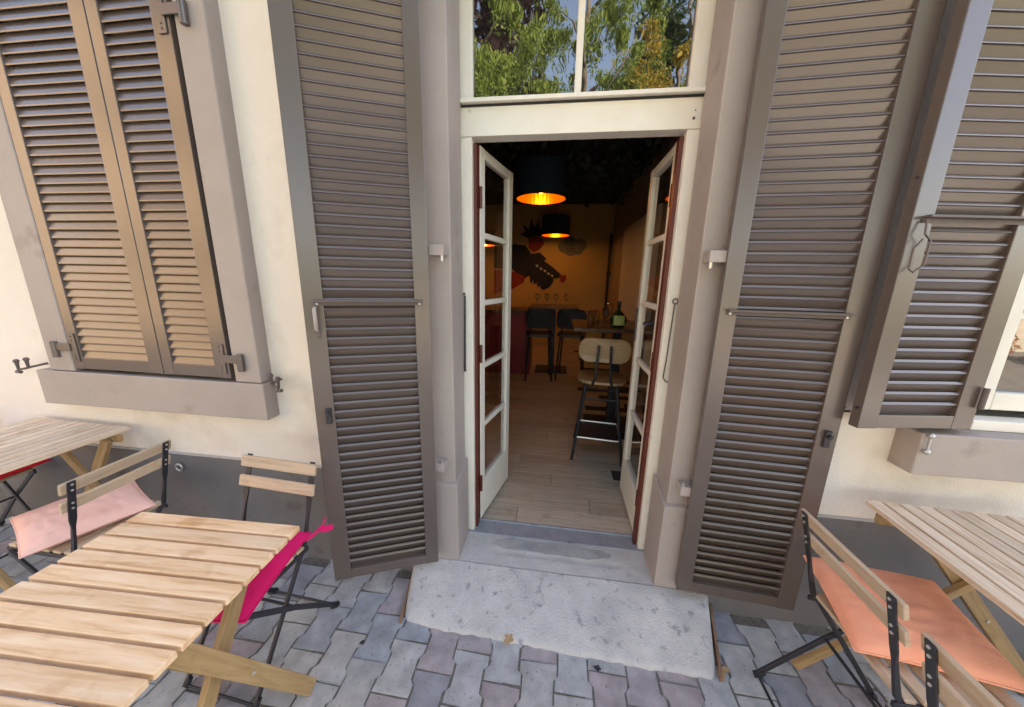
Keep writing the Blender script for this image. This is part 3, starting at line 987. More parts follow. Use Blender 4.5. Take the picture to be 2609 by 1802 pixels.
mpart('body', [(300, 850), (440, 832), (520, 840), (560, 900), (620, 890), (668, 935), (650, 950), (700, 985), (770, 1045), (760, 1068), (715, 1072), (712, 1100), (690, 1130), (650, 1150), (630, 1148), (622, 1118), (606, 1135), (598, 1098), (575, 1112), (575, 1080), (555, 1110), (548, 1050), (500, 1080), (430, 1010), (300, 1000)], mnavy)
mpart('head', [(540, 780), (600, 770), (640, 800), (650, 830), (620, 870), (575, 890), (545, 860)], mred, 7.582, 7.5845)
mpart('crest', [(540, 790), (480, 760), (520, 745), (500, 690), (545, 730), (560, 650), (585, 720), (610, 660), (618, 725), (660, 700), (640, 780), (600, 775)], mat('mural black', (0.01, 0.01, 0.012), 0.7), 7.5805, 7.5815)
mpart('hand', [(755, 1055), (800, 1045), (808, 1075), (780, 1105), (758, 1090)], mred, 7.582, 7.5845)
mpart('sash', [(300, 1010), (430, 1020), (520, 1060), (505, 1100), (430, 1145), (300, 1180)], mred, 7.582, 7.5845)
mwhite = mat('mural cream', (0.55, 0.52, 0.45), 0.7)
for a, b in ((600, 985), (628, 1005), (655, 1020), (680, 1040), (705, 1055)):
    mpart('mark', [(a - 10, b - 10), (a + 10, b - 6), (a + 6, b + 10), (a - 5, b + 4)], mwhite, 7.582, 7.5845)
cl = thing('wall_cloud', 'small grey cloud shape beside the mural on the back wall', 'wall decoration', (0.1, 7.598, 2.0))
cp = []
for cx, cy, r_, a0, a1 in ((790, 850, 42, 90, 250), (835, 825, 45, 200, 330), (905, 835, 42, 230, 400), (885, 865, 40, 20, 110), (835, 880, 36, 50, 140)):
    for i in range(7):
        a = R(a0 + (a1 - a0) * i / 6)
        cp.append((cx + r_ * math.cos(a), cy + r_ * math.sin(a)))
mpart('cloud', cp, mat('cloud grey', (0.16, 0.16, 0.14), 0.8), 7.58, 7.597, cl, (-0.1, -7.598, -2.0))
for i in range(4):
    mpart('stripe', [(785 + i * 6, 822 + i * 18), (860, 822 + i * 18), (860, 827 + i * 18), (785 + i * 6, 827 + i * 18)], mat('cloud line', (0.05, 0.05, 0.05), 0.8), 7.5775, 7.5795, cl, (-0.1, -7.598, -2.0))

# pendant lamps
gold = mat('gold lining', (0.62, 0.22, 0.03), 0.3, metal=0.6)
bulb_m = emit_mat('lit bulb', (1.0, 0.42, 0.08), 8.0)
shade_m = mat('dark blue shade', (0.012, 0.03, 0.045), 0.75, (0.02, 0.045, 0.065), 30)
def pendant(label, x, y, z, d=0.52, h=0.34, power=1.0):
    t = thing('pendant_lamp', label, 'lamp', (x, y, z), 0, 'drum pendant lamps over the dining tables')
    rr = d / 2
    build('shade', MB().lathe([(rr, 0), (rr, h), (rr * .3, h + .004)], 40), shade_m, t, smooth=False)
    build('lining', MB().lathe([(rr - .004, .001), (rr - .004, h - .004), (0.02, h - .004)], 40), gold, t)
    build('rim', MB().tube([(rr * math.cos(i * math.pi / 20), rr * math.sin(i * math.pi / 20), 0) for i in range(40)], .004, 6, True), gold, t)
    b = build('bulb', MB().lathe([(0, .0), (.022, .006), (.034, .035), (.03, .065), (.016, .095), (.016, .12)], 16, (0, 0, .05)), bulb_m, t, smooth=True)
    build('cable', MB().tube([(0, 0, h), (0, 0, 3.09 - z)], .004, 6), M['iron'], t)
    ld = bpy.data.lights.new('pendant_light', 'POINT')
    ld.energy = power
    ld.color = (1.0, 0.50, 0.16)
    ld.shadow_soft_size = 0.04
    lo = bpy.data.objects.new('pendant_light', ld)
    C.objects.link(lo)
    lo.parent = t
    lo.location = (0, 0, .03)
    return t
pendant('large dark blue drum pendant lamp with glowing gold inside, nearest the door', -0.222, 3.85, 2.405)
pendant('dark drum pendant lamp farther back in the dining room', -0.09, 6.75, 2.38)
pendant('drum pendant lamp seen small through the top left door pane', -1.42, 6.5, 2.17, 0.42, .26)

# hanging foliage below the ceiling
fol = MB()
rnd = random.Random(3)
def leafcard(mb, c, s, rr, droop=0.3):
    a = Vector((rr.uniform(-1, 1), rr.uniform(-1, 1), rr.uniform(-1, .2) - droop)).normalized()
    b = a.cross(Vector((rr.uniform(-1, 1), rr.uniform(-1, 1), rr.uniform(-1, 1)))).normalized()
    c = Vector(c)
    mb.add([c - a * s, c + b * s * .42, c + a * s, c - b * s * .42], [(0, 1, 2, 3)])
for i in range(5200):
    y = 2.15 + 3.6 * rnd.random()
    x = rnd.uniform(-2.2, 1.0)
    d = 0.12 + 0.32 * max(0, 0.5 + 0.8 * noise.noise((x * 1.3, y * 1.3, 0)))
    leafcard(fol, (x, y, 3.09 - d * rnd.random() ** .6), rnd.uniform(.03, .07), rnd)
for i in range(1500):
    x = rnd.uniform(-0.75, 0.35)
    y = rnd.uniform(2.2, 2.9)
    leafcard(fol, (x, y, 2.85 - 0.33 * rnd.random() * max(0, .6 + noise.noise((x * 3, y * 3, 4)) - max(0, x) * 1.5)), rnd.uniform(.02, .05), rnd)
o = build('hanging_foliage', fol, mat('dark artificial leaves', (0.02, 0.032, 0.03), 0.7, (0.06, 0.075, 0.05), 8, rnd=0.0))
o['kind'] = 'stuff'
tag(o, 'mass of dark artificial leaves hanging from the dining room ceiling', 'foliage')

# bar stool
M['ply'] = wood_mat('stool plywood', (0.36, 0.23, 0.12), (0.42, 0.28, 0.15), (0.28, 0.17, 0.08), 0.4)
t = thing('bar_stool', 'bar stool with rounded plywood back and black metal legs inside the doorway', 'stool', (0.40, 2.78, ZF), R(-6))
def rr_poly(w, h, r, n=6):
    p = []
    for cx, cy, a0 in ((w - r, h - r, 0), (-w + r, h - r, 90), (-w + r, -h + r, 180), (w - r, -h + r, 270)):
        for i in range(n + 1):
            a = R(a0 + 90 * i / n)
            p.append((cx + r * math.cos(a), cy + r * math.sin(a)))
    return p
seat_pts = [(x, y) for x, y in rr_poly(.195, .19, .13)]
build('seat', MB().prism(seat_pts, .668, .690), M['ply'], t, .004, seg=2)
bk = MB()
bp_ = rr_poly(.195, .095, .08)
n_ = len(bp_)
vs = []
for yy in (0, .014):
    for a, b in bp_:
        vs.append((a, -.205 + yy + 0.9 * a * a - .03 * b, .945 + b))
bk.add(vs, [tuple(range(n_)), tuple(range(2 * n_ - 1, n_ - 1, -1))] + [(i, (i + 1) % n_, n_ + (i + 1) % n_, n_ + i) for i in range(n_)])
build('backrest', bk, M['ply'], t)
for sx in (-1, 1):
    build('back_bar', MB().tube([(sx * .07, -.10, .660), (sx * .075, -.185, .665), (sx * .055, -.222, .74), (sx * .045, -.222, .99)], .010, 8), M['iron'], t)
    for sy in (-1, 1):
        build('leg', MB().tube([(sx * .12, sy * .12, .667), (sx * .20, sy * .20, .0)], .012, 8), M['iron'], t)
build('footrest', MB().tube([(-.175, -.175, .20), (.175, -.175, .20), (.175, .175, .20), (-.175, .175, .20)], .010, 8, True), M['steel'], t)
build('dark_infill', MB().box(-.165, .165, -.16, .16, .185, .19), M['iron'], t)  # thin dark sheet filling the footrest ring
build('leg_brace', MB().tube([(-.135, -.135, .53), (.135, -.135, .53), (.135, .135, .53), (-.135, .135, .53)], .007, 6, True), M['iron'], t)
# high tables
M['table_top'] = mat('dark table top', (0.10, 0.06, 0.035), 0.28, (0.14, 0.085, 0.05), 6)
def high_table(label, x, y, w, d):
    t = thing('high_table', label, 'table', (x, y, ZF), 0, 'dark high tables in the dining room')
    build('top', MB().box(-w / 2, w / 2, -d / 2, d / 2, 1.02, 1.055), M['table_top'], t, .004)
    build('column', MB().box(-.04, .04, -.04, .04, .02, 1.0199), M['iron'], t)
    build('base', MB().box(-.26, .26, -.22, .22, 0.001, .02), M['iron'], t, .004)
    return t
high_table('dark high table with glasses and a bottle behind the plywood bar stool', 0.60, 3.36, 0.88, 0.66)
high_table('dark high table in the shadows at the back of the dining room', -0.05, 5.45, 0.75, 0.7)
def dark_chair(label, x, y, rz):
    t = thing('dining_chair', label, 'chair', (x, y, ZF), rz, 'dark high chairs in the dining room')
    build('seat', MB().prism(rr_poly(.2, .2, .08), .66, .70), M['iron'], t, .006)
    vs = []
    bp2 = rr_poly(.21, .14, .08)
    n2 = len(bp2)
    for yy in (0, .02):
        for a, b in bp2:
            vs.append((a, -.22 + yy + .8 * a * a, .92 + b))
    build('backrest', MB().add(vs, [tuple(range(n2)), tuple(range(2 * n2 - 1, n2 - 1, -1))] + [(i, (i + 1) % n2, n2 + (i + 1) % n2, n2 + i) for i in range(n2)]), mat('dark upholstery', (0.005, 0.004, 0.007), 0.6), t)
    for sx in (-1, 1):
        for sy in (-1, 1):
            build('leg', MB().tube([(sx * .15, sy * .15, .66), (sx * .19, sy * .19, 0)], .014, 8), M['iron'], t)
        build('back_post', MB().tube([(sx * .13, -.17, .68), (sx * .13, -.2, .95)], .011, 8), M['iron'], t)
dark_chair('dark high chair, left one before the rear table', -0.24, 4.95, R(5))
dark_chair('dark high chair, right one before the rear table', 0.24, 5.0, R(-8))
# glassware
def wine_glass(label, x, y, z, s=1.0):
    t = thing('wine_glass', label, 'glass', (x, y, z), 0, 'glasses on the high tables')
    build('bowl', MB().lathe([(.004 * s, .075 * s), (.026 * s, .10 * s), (.034 * s, .135 * s), (.03 * s, .18 * s), (.028 * s, .18 * s), (.032 * s, .135 * s), (.024 * s, .103 * s), (0, .082 * s)], 18), M['tableware'], t, smooth=True)
    build('stem', MB().lathe([(.034 * s, 0), (.034 * s, .002), (.006 * s, .006 * s), (.004 * s, .04 * s), (.004 * s, .075 * s), (0, .076 * s)], 18), M['tableware'], t, smooth=True)
ZT = ZF + 1.0555
wine_glass('stemmed wine glass at the front edge of the nearer high table', 0.44, 3.12, ZT)
wine_glass('tall stemmed wine glass beside the bottle on the nearer high table', 0.50, 3.30, ZT, 1.15)
wine_glass('stemmed wine glass at the right end of the nearer high table', 0.74, 3.12, ZT, .9)
for i, (x, y, lb) in enumerate(((0.31, 3.10, 'tall tumbler at the left corner of the nearer high table'), (0.37, 3.22, 'tumbler behind the tall one on the nearer high table'))):
    t = thing('tumbler', lb, 'glass', (x, y, ZT), 0, 'glasses on the high tables')
    build('body', MB().lathe([(0, .001), (.03, .001), (.036, .15), (.033, .15), (.028, .008), (0, .008)], 18), M['tableware'], t, smooth=True)
    build('base', MB().lathe([(0, .0005), (.029, .0005), (.029, .004), (0, .004)], 18), M['tableware'], t)
for i, x in enumerate((-0.30, -0.16, -0.02, 0.14)):
    wine_glass(['first', 'second', 'third', 'fourth'][i] + ' wine glass from the left on the rear dark table', x, 5.22 + .05 * (i % 2), ZT, 1.1)
t = thing('bottle', 'round green bottle with pale yellow label on the nearer high table', 'bottle', (0.555, 3.14, ZT))
build('glass_body', MB().lathe([(0, 0), (.055, .004), (.075, .05), (.072, .10), (.03, .145), (.016, .16), (.016, .21), (.012, .21), (0, .2)], 24), mat('dark bottle glass', (0.02, 0.03, 0.012), 0.1), t, smooth=True)
lab = [(.0755 * math.cos(a), .0755 * math.sin(a)) for a in [R(-90 + i * 10 - 40) for i in range(9)]]
lb = MB()
for i in range(8):
    lb.quad((lab[i][0], lab[i][1] - .004, .03), (lab[i + 1][0], lab[i + 1][1] - .004, .03), (lab[i + 1][0] * .98, lab[i + 1][1] * .98 - .004, .115), (lab[i][0] * .98, lab[i][1] * .98 - .004, .115))
build('label_paper', lb, mat('pale yellow label', (0.45, 0.50, 0.17), 0.7), t)
build('cap', MB().lathe([(0, .21), (.019, .21), (.019, .235), (0, .235)], 14), M['iron'], t)

# ------------------------------------------------------------------ slatted tables
def slat_table(label, group, x0, x1, y0, y1, z, along, m_slat, rot=0.0, pivot=None, legs=()):
    """slats run along 'along'; the top covers x0..x1, y0..y1 at height z"""
    cx, cy = (x0 + x1) / 2, (y0 + y1) / 2
    if along == 'x':
        L, Wd, rz = x1 - x0, y1 - y0, rot
    else:
        L, Wd, rz = y1 - y0, x1 - x0, rot + math.pi / 2
    t = thing('slatted_table', label, 'table', (cx, cy, 0), rz, group)
    pitch = 0.0565
    n = round(Wd / pitch)
    sw = 0.0475
    me = MB().box(-L / 2, L / 2, -sw / 2, sw / 2, -.019, 0).mesh('slat', 0.003, 2)
    me.materials.append(m_slat)
    for i in range(n):
        o = link('slat', me, None, t)
        o.location = (random.uniform(-.0015, .0015), (i - (n - 1) / 2) * pitch, z)
        o.rotation_euler = (random.uniform(-.004, .004), 0, random.uniform(-.0015, .0015))
    Wt = n * pitch
    bm_ = MB()
    for sx in (-1, 1):
        p = MB().prism(rr_poly(.0125, .022, .009, 3), -Wt / 2 - .002, Wt / 2 - .012)
        vs = [(sx * (L / 2 - .055) + a, c, z - .0195 - .022 + b) for a, b, c in p.v]
        build('support_bar', MB().add(vs, p.f), M['wood_leg'], t)
    inv = (Matrix.Translation((cx, cy, 0)) @ Matrix.Rotation(rz, 4, 'Z')).inverted()
    for p, q, w_, th_ in legs:
        p, q = Vector(p), Vector(q)
        d = (q - p)
        Ln = d.length
        ex = d.normalized()
        up = Vector((0, 1, 0)) if along == 'y' else Vector((1, 0, 0))
        ez = (up - ex * up.dot(ex)).normalized()
        ey = ez.cross(ex)
        lm = Matrix((ex, ey, ez)).transposed().to_4x4()
        lm.translation = (p + q) / 2
        pp = MB().box(-Ln / 2, Ln / 2, -w_ / 2, w_ / 2, -th_ / 2, th_ / 2)
        lg = build('leg', pp, M['wood_leg'], t, 0.003, seg=2, matrix=inv @ lm)
        build('bolt', MB().tube([(Ln * .02, 0, -th_ / 2 - .003), (Ln * .02, 0, th_ / 2 + .003)], .006, 8), M['rivet'], lg)
    return t
TZ = 0.74
slat_table('pale slatted wooden table in the foreground before the magenta cushioned chair', None, -1.424, -0.822, 0.202, 0.880, TZ, 'x', M['wood'], R(2.2), legs=(
    ((-0.878, 0.880, 0.012), (-0.900, 0.510, 0.70), 0.052, 0.022),
    ((-0.948, 0.795, 0.70), (-0.948, 0.400, 0.012), 0.046, 0.022),
    ((-1.350, 0.885, 0.012), (-1.312, 0.510, 0.70), 0.060, 0.024),
    ((-1.296, 0.840, 0.70), (-1.296, 0.430, 0.012), 0.050, 0.024)))
slat_table('weathered slatted table against the wall at far left, red cushion under it', None, -2.970, -2.290, 0.840, 1.425, TZ + .005, 'y', M['wood_grey'], R(-1.5), legs=(
    ((-2.330, 1.335, 0.70), (-2.760, 1.335, 0.012), 0.048, 0.022),
    ((-2.640, 1.308, 0.70), (-2.130, 1.308, 0.012), 0.040, 0.022),
    ((-2.860, 0.960, 0.70), (-2.440, 0.985, 0.012), 0.048, 0.022),
    ((-2.400, 0.935, 0.70), (-2.800, 0.960, 0.012), 0.048, 0.022)))
slat_table('weathered slatted table by the wall at right, beside the salmon cushioned chair', None, 1.245, 1.925, 0.755, 1.348, TZ, 'y', M['wood_grey'], R(-2.5), legs=(
    ((1.385, 1.265, 0.70), (1.945, 1.265, 0.012), 0.050, 0.024),
    ((1.750, 1.240, 0.70), (1.060, 1.240, 0.012), 0.030, 0.022),
    ((1.300, 0.840, 0.70), (1.860, 0.840, 0.012), 0.048, 0.022),
    ((1.820, 0.865, 0.70), (1.260, 0.865, 0.012), 0.048, 0.022)))

# ------------------------------------------------------------------ folding chairs (origin under the backrest, facing local +y)
def steel_strip(mb, pts, x, w, t):
    """pts (y, z); w along x, t across"""
    vs = []
    n = len(pts)
    for i, (y, z) in enumerate(pts):
        a, b = pts[max(i - 1, 0)], pts[min(i + 1, n - 1)]
        d = Vector((0, b[0] - a[0], b[1] - a[1])).normalized()
        nn = Vector((0, -d.z, d.y))
        ww = w[i] if isinstance(w, (list, tuple)) else w
        tt = t[i] if isinstance(t, (list, tuple)) else t
        for sx, sn in ((-1, -1), (1, -1), (1, 1), (-1, 1)):
            vs.append(Vector((x + sx * ww / 2, y, z)) + nn * (sn * tt / 2))
    fs = [(0, 1, 2, 3), tuple((n - 1) * 4 + k for k in (3, 2, 1, 0))]
    for i in range(n - 1):
        for k in range(4):
            fs.append((i * 4 + k, i * 4 + (k + 1) % 4, (i + 1) * 4 + (k + 1) % 4, (i + 1) * 4 + k))
    mb.add(vs, fs)
    return mb
slat_b = MB().box(-.187, .187, -.0065, .0065, -.0235, .0235).mesh('back_slat', .0025, 2)
slat_b.materials.append(M['wood_chair'])
slat_s = MB().box(-.165, .165, -.019, .019, -.007, .007).mesh('seat_slat', .0025, 2)
slat_s.materials.append(M['wood_chair'])
rivet_me = MB().tube([(0, .002, 0), (0, -.003, 0)], .0042, 8).mesh('rivet')
rivet_me.materials.append(M['rivet'])
def folding_chair(label, x, y, rz, group='black steel folding chairs with wooden slats'):
    t = thing('folding_chair', label, 'chair', (x, y, 0), rz, group)
    for z, yy in ((.765, -.021), (.683, .002)):
        o = link('back_slat', slat_b, None, t)
        o.location = (0, yy + .0105, z)
        o.rotation_euler = (R(15.5), 0, 0)
        o.parent = t
    for sx in (-1, 1):
        X = sx * .160
        up = build('upright', steel_strip(MB(), [(-.028, .79), (-.003, .70), (.019, .62), (.030, .58), (.052, .50), (.064, .46), (.10, .41), (.36, .022)], X,
                   [.024, .024, .024, .012, .010, .010, .010, .010], [.006, .006, .006, .010, .016, .018, .018, .018]), M['iron'], t, 0.001)
        for z, yy in ((.777, -.0275), (.752, -.0205), (.695, -.0045), (.671, .002)):
            o = link('rivet', rivet_me, None, up)
            o.location = (X, yy, z)
        build('rear_leg', steel_strip(MB(), [(.37, .435), (.16, .24), (-.045, .022)], sx * .176, .010, .020), M['iron'], t, 0.001)
        build('seat_rail', MB().box(sx * .163 - .005, sx * .163 + .005, .055, .40, .424, .442), M['iron'], t, .001)
    for yy, hw in ((.362, .160), (-.045, .176)):
        fb = build('foot_bar', MB().tube([(-hw, yy, .016), (hw, yy, .016)], .0055, 8), M['iron'], t)
        for sx in (-1, 1):
            build('rubber_foot', MB().tube([(sx * hw, yy + (.022 if yy < 0 else -.014), .034), (sx * hw, yy, .0155), (sx * hw, yy - (.012 if yy < 0 else -.006), .0125)], .0125, 10), M['rubber'], fb)
    build('stretcher', MB().tube([(-.172, .16, .24), (.172, .16, .24)], .006, 8), M['iron'], t)
    for i in range(6):
        o = link('seat_slat', slat_s, None, t)
        o.location = (0, .092 + i * .056, .4495)
    return t
folding_chair('folding chair with pale pink cushion, turned to the far left table', -1.835, 1.070, R(90))
folding_chair('folding chair with magenta cushion, its back to the wall beside the left door shutter', -1.172, 1.165, R(180 - 3.5))
folding_chair('folding chair with salmon cushion, its back to the door, before the right table', 0.930, 1.005, R(-90))
folding_chair('folding chair cut off at the bottom right corner, only its back showing', 0.905, 0.562, R(-90))
folding_chair('folding chair with red cushion, half hidden under the far left table', -3.345, 1.20, R(-90))

def cushion(label, m, x, y, z, w, d, rz, th=0.042, seed=0, tilt=(0, 0), lift=None, ties=(), shear=0.0):
    t = thing('seat_cushion', label, 'cushion', (x, y, z), rz, 'flat cotton seat cushions')
    t.rotation_euler = (tilt[0], tilt[1], rz)
    N = 34
    top, bot = [], []
    for j in range(N + 1):
        for i in range(N + 1):
            u, v = -1 + 2 * i / N, -1 + 2 * j / N
            e = max(0.0, (1 - abs(u) ** 3.4) * (1 - abs(v) ** 3.4)) ** 0.5
            px, py = u * w / 2 * (1 - .035 * (1 - v * v) * abs(u)), v * d / 2 * (1 - .035 * (1 - u * u) * abs(v))
            px += shear * py
            wr = .010 * noise.noise((px * 9 + seed, py * 9, seed)) + .006 * noise.noise((px * 40 + 4 * noise.noise((px * 6, py * 6, seed)), py * 11 + seed, 2)) + .005 * noise.noise((px * 14, py * 48 + seed, 5))
            dimple = 0.0
            cz = lift(u, v) if lift else 0.0
            top.append((px, py, th * .5 + th * .5 * e + wr * e + cz))
            bot.append((px, py, th * .5 - th * .5 * e * .9 + cz))
    n1 = (N + 1) ** 2
    fs = []
    for j in range(N):
        for i in range(N):
            k = j * (N + 1) + i
            fs.append((k, k + 1, k + N + 2, k + N + 1))
            fs.append((n1 + k, n1 + k + N + 1, n1 + k + N + 2, n1 + k + 1))
    me = MB().add(top + bot, fs)
    cov = build('cover', me, m, t, smooth=True)
    rim = [(i, 0) for i in range(N)] + [(N, j) for j in range(N)] + [(N - i, N) for i in range(N)] + [(0, N - j) for j in range(N)]
    build('piping', MB().tube([(Vector(top[j * (N + 1) + i])) for i, j in rim], .0032, 6, True), m, cov, smooth=True)
    for pts, wd in ties:
        tie = MB()
        vs = []
        for k, (p, ww) in enumerate(zip(pts, wd)):
            p = Vector(p)
            a = Vector((0.3, 0.5, .8)).normalized() if k % 2 else Vector((.2, .6, .75)).normalized()
            for sx in (-1, 1):
                for tt in (-.0015, .0015):
                    vs.append(p + a * (sx * ww / 2) + Vector((tt, 0, 0)))
        fs = []
        for k in range(len(pts) - 1):
            o = k * 4
            fs += [(o, o + 2, o + 6, o + 4), (o + 1, o + 5, o + 7, o + 3), (o, o + 4, o + 5, o + 1), (o + 2, o + 3, o + 7, o + 6)]
        build('tie', tie.add(vs, fs), m, t)
    return t
SZ = 0.4572
cushion('pale pink seat cushion lying askew on the left folding chair', M['pink'], -2.105, 1.075, SZ, 0.40, 0.37, R(-24), seed=2, th=.075)
cushion('magenta seat cushion with tie ribbon sticking out from under the foreground table', M['magenta'], -1.158, 0.884, SZ, 0.40, 0.385, R(10), th=.095, seed=5, ties=(
    (((.19, .165, .03), (.215, .19, .04), (.235, .205, .06)), (.012, .022, .018)), (((.23, .20, .05), (.245, .215, .075), (.25, .222, .10)), (.018, .03, .004)), (((.225, .20, .052), (.255, .21, .05), (.275, .225, .043)), (.018, .03, .02))))
cushion('salmon seat cushion on the right folding chair', M['salmon'], 1.195, 1.085, SZ, 0.41, 0.385, R(-8), th=.085, seed=9, shear=.12)
cushion('bright red seat cushion under the far left table', M['red'], -3.09, 1.22, SZ, 0.38, 0.38, R(4), seed=12, th=.05)

# fallen leaves
def fallen_leaf(label, x, y, z, s, rz, m):
    pts = []
    for i in range(22):
        a = 2 * math.pi * i / 22
        rr = s * (0.55 + 0.45 * abs(math.cos(2.5 * a)) ** .7) * (1.1 if math.cos(a) > 0 else .85)
        pts.append((rr * math.cos(a), rr * math.sin(a) * .75))
    vs = [(a, b, .004 + 6.0 * (b * b) + 3.0 * a * a) for a, b in pts] + [(0, 0, .004)]
    n = len(pts)
    t = thing('fallen_leaf', label, 'leaf', (x, y, z), rz)
    o = build('blade', MB().add(vs, [(i, (i + 1) % n, n) for i in range(n)]), m, t)
    md = o.modifiers.new('thickness', 'SOLIDIFY')
    md.thickness = .0008
    build('stem', MB().tube([(-s * .5, 0, .005), (-s * 1.2, s * .1, .003)], .0012, 5), m, t)
tan = mat('dry tan leaf', (0.50, 0.33, 0.17), 0.8, (0.38, 0.24, 0.12), 40)
dk = mat('dark wet leaf', (0.035, 0.03, 0.035), 0.6)
fallen_leaf('dry tan leaf lying on the front edge of the concrete slab', -0.143, 1.152, 0.026, 0.028, R(60), tan)
fallen_leaf('small dark leaf on the pavers left of the slab', -0.779, 1.066, 0.001, 0.012, R(30), dk)
fallen_leaf('small dark leaf on the pavers before the slab front', 0.236, 1.115, 0.001, 0.016, R(-10), dk)
fallen_leaf('small dry leaf at the right end of the slab', 0.742, 1.165, 0.004, 0.022, R(100), tan)
fallen_leaf('dry leaf scrap at the slab corner beside the edging', 0.765, 1.185, 0.004, 0.018, R(10), tan)

# ------------------------------------------------------------------ garden across the terrace (seen in the glass and lighting the front)
def leaf_mat(name, c, c2):
    m = mat(name, c, 0.6, c2, 1.3, spec=0.3)
    b = m.node_tree.nodes['Principled BSDF']
    b.inputs['Transmission Weight'].default_value = 0.0
    n, l = m.node_tree.nodes, m.node_tree.links
    tr = n.new('ShaderNodeBsdfTranslucent')
    mx_ = n.new('ShaderNodeMixShader')
    mx_.inputs['Fac'].default_value = 0.4
    src = b.inputs['Base Color'].links[0].from_socket
    l.new(src, tr.inputs['Color'])
    out = n['Material Output']
    l.new(b.outputs[0], mx_.inputs[1])
    l.new(tr.outputs[0], mx_.inputs[2])
    l.new(mx_.outputs[0], out.inputs['Surface'])
    return m
bark = mat('grey bark', (0.11, 0.085, 0.06), 0.9, (0.16, 0.13, 0.10), 9, 0.8, 30)
def tree(label, x, y, h, rad, m, seed, weeping=False, n=5200, ls=0.10, base=0.25):
    rr = random.Random(seed)
    t = thing('tree', label, 'tree', (x, y, 0), 0, 'garden trees across the terrace')
    tr = MB()
    tr.tube([(0, 0, -.1), (.08, .05, h * .3), (-.05, .1, h * .6), (.05, 0, h * .88)], [.22, .17, .11, .03], 10)
    limbs = []
    for i in range(9):
        a = i * 2.4
        z = h * (base + .06 * i)
        e = Vector((math.cos(a) * rad * .75, math.sin(a) * rad * .75, z + h * .18))
        tr.tube([(0, 0, z), e * .5 + Vector((0, 0, z * .5 + .1)), e], [.07, .045, .015], 6)
        limbs.append(e)
    build('trunk', tr, bark, t, smooth=True)
    cr = MB()
    clumps = []
    for i in range(70):
        th_, ph = rr.uniform(0, 2 * math.pi), rr.uniform(-1, 1)
        q = rr.random() ** .4
        zz_ = h * (base + .1) + (h * (.9 - base)) * (.5 + .5 * ph * q)
        prof = 1.0 - .45 * abs((zz_ / h - .55) / .5)
        clumps.append((Vector((math.cos(th_) * rad * q * prof, math.sin(th_) * rad * q * prof, zz_)), rr.uniform(.25, .6) * rad * .42))
    for i in range(n):
        c, s = clumps[rr.randrange(len(clumps))]
        d = Vector((rr.gauss(0, 1), rr.gauss(0, 1), rr.gauss(0, .8)))
        d = d.normalized() * s * rr.random() ** .5
        if weeping:
            d.z = -abs(d.z) * 3.2 * rr.random() - .1
            d.x *= .7
            d.y *= .7
        leafcard(cr, c + d, ls * rr.uniform(.6, 1.3), rr, 1.2 if weeping else .3)
    build('crown', cr, m, t)
lg = leaf_mat('willow leaves', (0.13, 0.20, 0.03), (0.20, 0.27, 0.05))
dg = leaf_mat('dark green leaves', (0.035, 0.07, 0.02), (0.07, 0.11, 0.035))
yg = leaf_mat('yellowing leaves', (0.38, 0.27, 0.03), (0.28, 0.24, 0.05))
bd = leaf_mat('copper beech leaves', (0.045, 0.022, 0.020), (0.06, 0.035, 0.025))
tree('weeping willow with bright hanging foliage across the yard', -3.2, -8.5, 10.5, 2.9, lg, 1, True, 26000, .058)
tree('tall weeping tree standing right of the bright willow', 0.6, -11.5, 15.0, 3.2, lg, 2, True, 26000, .068)
tree('yellowing autumn tree across the yard', 3.4, -9.0, 9.0, 2.0, yg, 3, False, 14000, .058)
tree('yellow-green tree at the right of the garden', 6.8, -10.5, 13.0, 3.0, leaf_mat('yellow-green leaves', (0.30, 0.34, 0.03), (0.38, 0.38, 0.06)), 4, False, 20000, .08)
tree('dark conifer-like tree at the left of the garden', -9.5, -11.5, 10.5, 2.8, dg, 5, False, 12000, .09)
tree('tall copper beech behind the bright willow', -5.5, -15.5, 18.0, 5.2, bd, 8, False, 22000, .17)
tree('dark green tree behind the yellow-green one', 5.2, -15.5, 17.0, 3.2, dg, 9, False, 20000, .12)
tree('loose green tree far right behind the garden wall', 12.0, -14.0, 10.0, 3.2, lg, 6, False, 12000, .10)
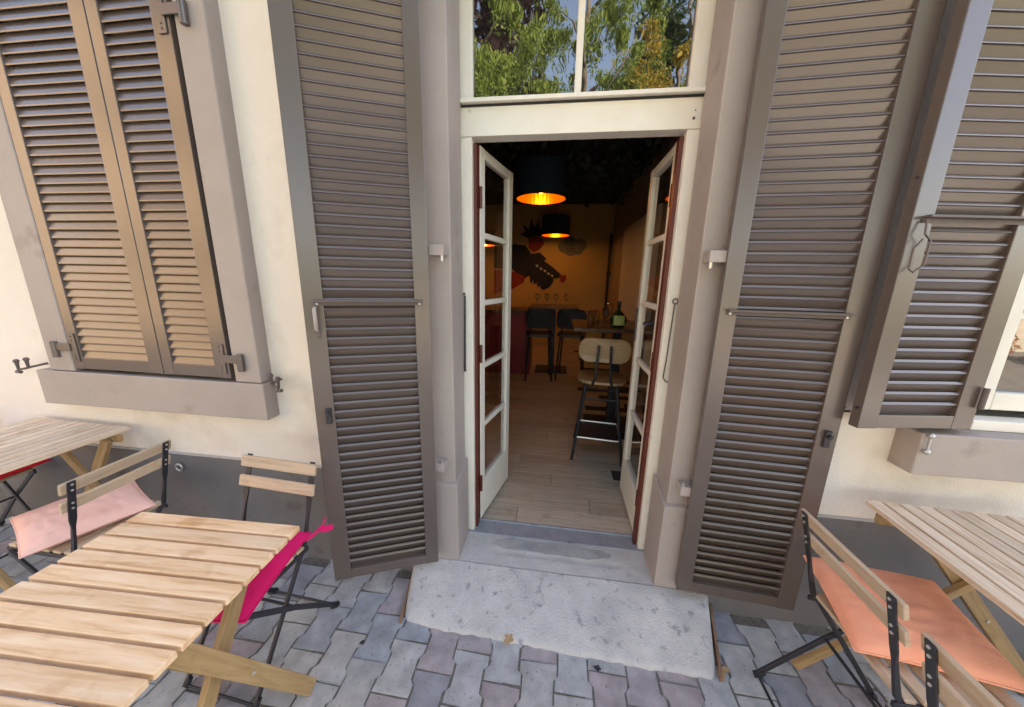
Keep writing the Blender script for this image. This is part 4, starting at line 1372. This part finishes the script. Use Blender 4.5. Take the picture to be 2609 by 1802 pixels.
def bush(label, x, y, r, h, m, seed):
    rr = random.Random(seed)
    t = thing('bush', label, 'bush', (x, y, 0), 0, 'flower bushes along the garden wall')
    cr = MB()
    for i in range(1800):
        d = Vector((rr.gauss(0, 1), rr.gauss(0, 1), rr.gauss(0, 1))).normalized() * rr.random() ** .4
        leafcard(cr, (d.x * r, d.y * r, h * .5 + d.z * h * .5), rr.uniform(.03, .06), rr)
    build('foliage', cr, m, t)
    build('stem', MB().tube([(0, 0, -.05), (.03, 0, h * .5)], .03, 6), bark, t)
pk = leaf_mat('pink blossom', (0.55, 0.22, 0.25), (0.35, 0.25, 0.12))
bush('pink flowering bush, left of three by the garden wall', 9.2, -5.6, .6, .8, pk, 31)
bush('green bush between the two pink ones', 10.8, -5.2, .7, .9, lg, 32)
bush('pink flowering bush, right of three by the garden wall', 12.4, -5.6, .6, .7, pk, 33)
gw = thing('garden_wall', 'low pale stone garden wall across the terrace', 'wall', (0, -6.8, 0))
build('masonry', MB().box(1.5, 14, -.18, .18, -.05, .95), mat('pale stone wall', (0.45, 0.40, 0.33), 0.9, (0.55, 0.50, 0.42), 4, 0.8, 20), gw, .01)
build('coping', MB().box(1.45, 14.05, -.23, .23, .951, 1.02), M['stone'], gw, .008)

nh = thing('warm_reflector_house', 'ochre house added out of view at the left to throw warm light on the front', 'house', (-9.6, -11.0, 0))  # unseen house, added to bounce warm sunlight onto jambs and shutters
build('wall', MB().box(-5, 0, -9.5, 8.0, -.05, 7.6), mat('ochre render', (0.62, 0.44, 0.27), 0.9, (0.68, 0.50, 0.32), 1.2, 0.4, 60), nh)
build('roof', MB().add([(.5, -10, 7.6), (.5, 8.5, 7.6), (-5.5, 8.5, 7.6), (-5.5, -10, 7.6), (-2.5, -10, 10), (-2.5, 8.5, 10)], [(0, 1, 5, 4), (2, 3, 4, 5), (0, 4, 3), (1, 2, 5), (3, 2, 1, 0)]), M['formwork'], nh)
wmesh = MB().box(0.004, .05, -.5, .5, 0, 1.5).mesh('window')
wmesh.materials.append(mat('dark pane', (0.02, 0.02, 0.02), 0.15))
for j in range(2):
    for i in range(6):
        o = link('window', wmesh, None, nh)
        o.location = (0, -8 + i * 2.9, 1.2 + j * 3.1)
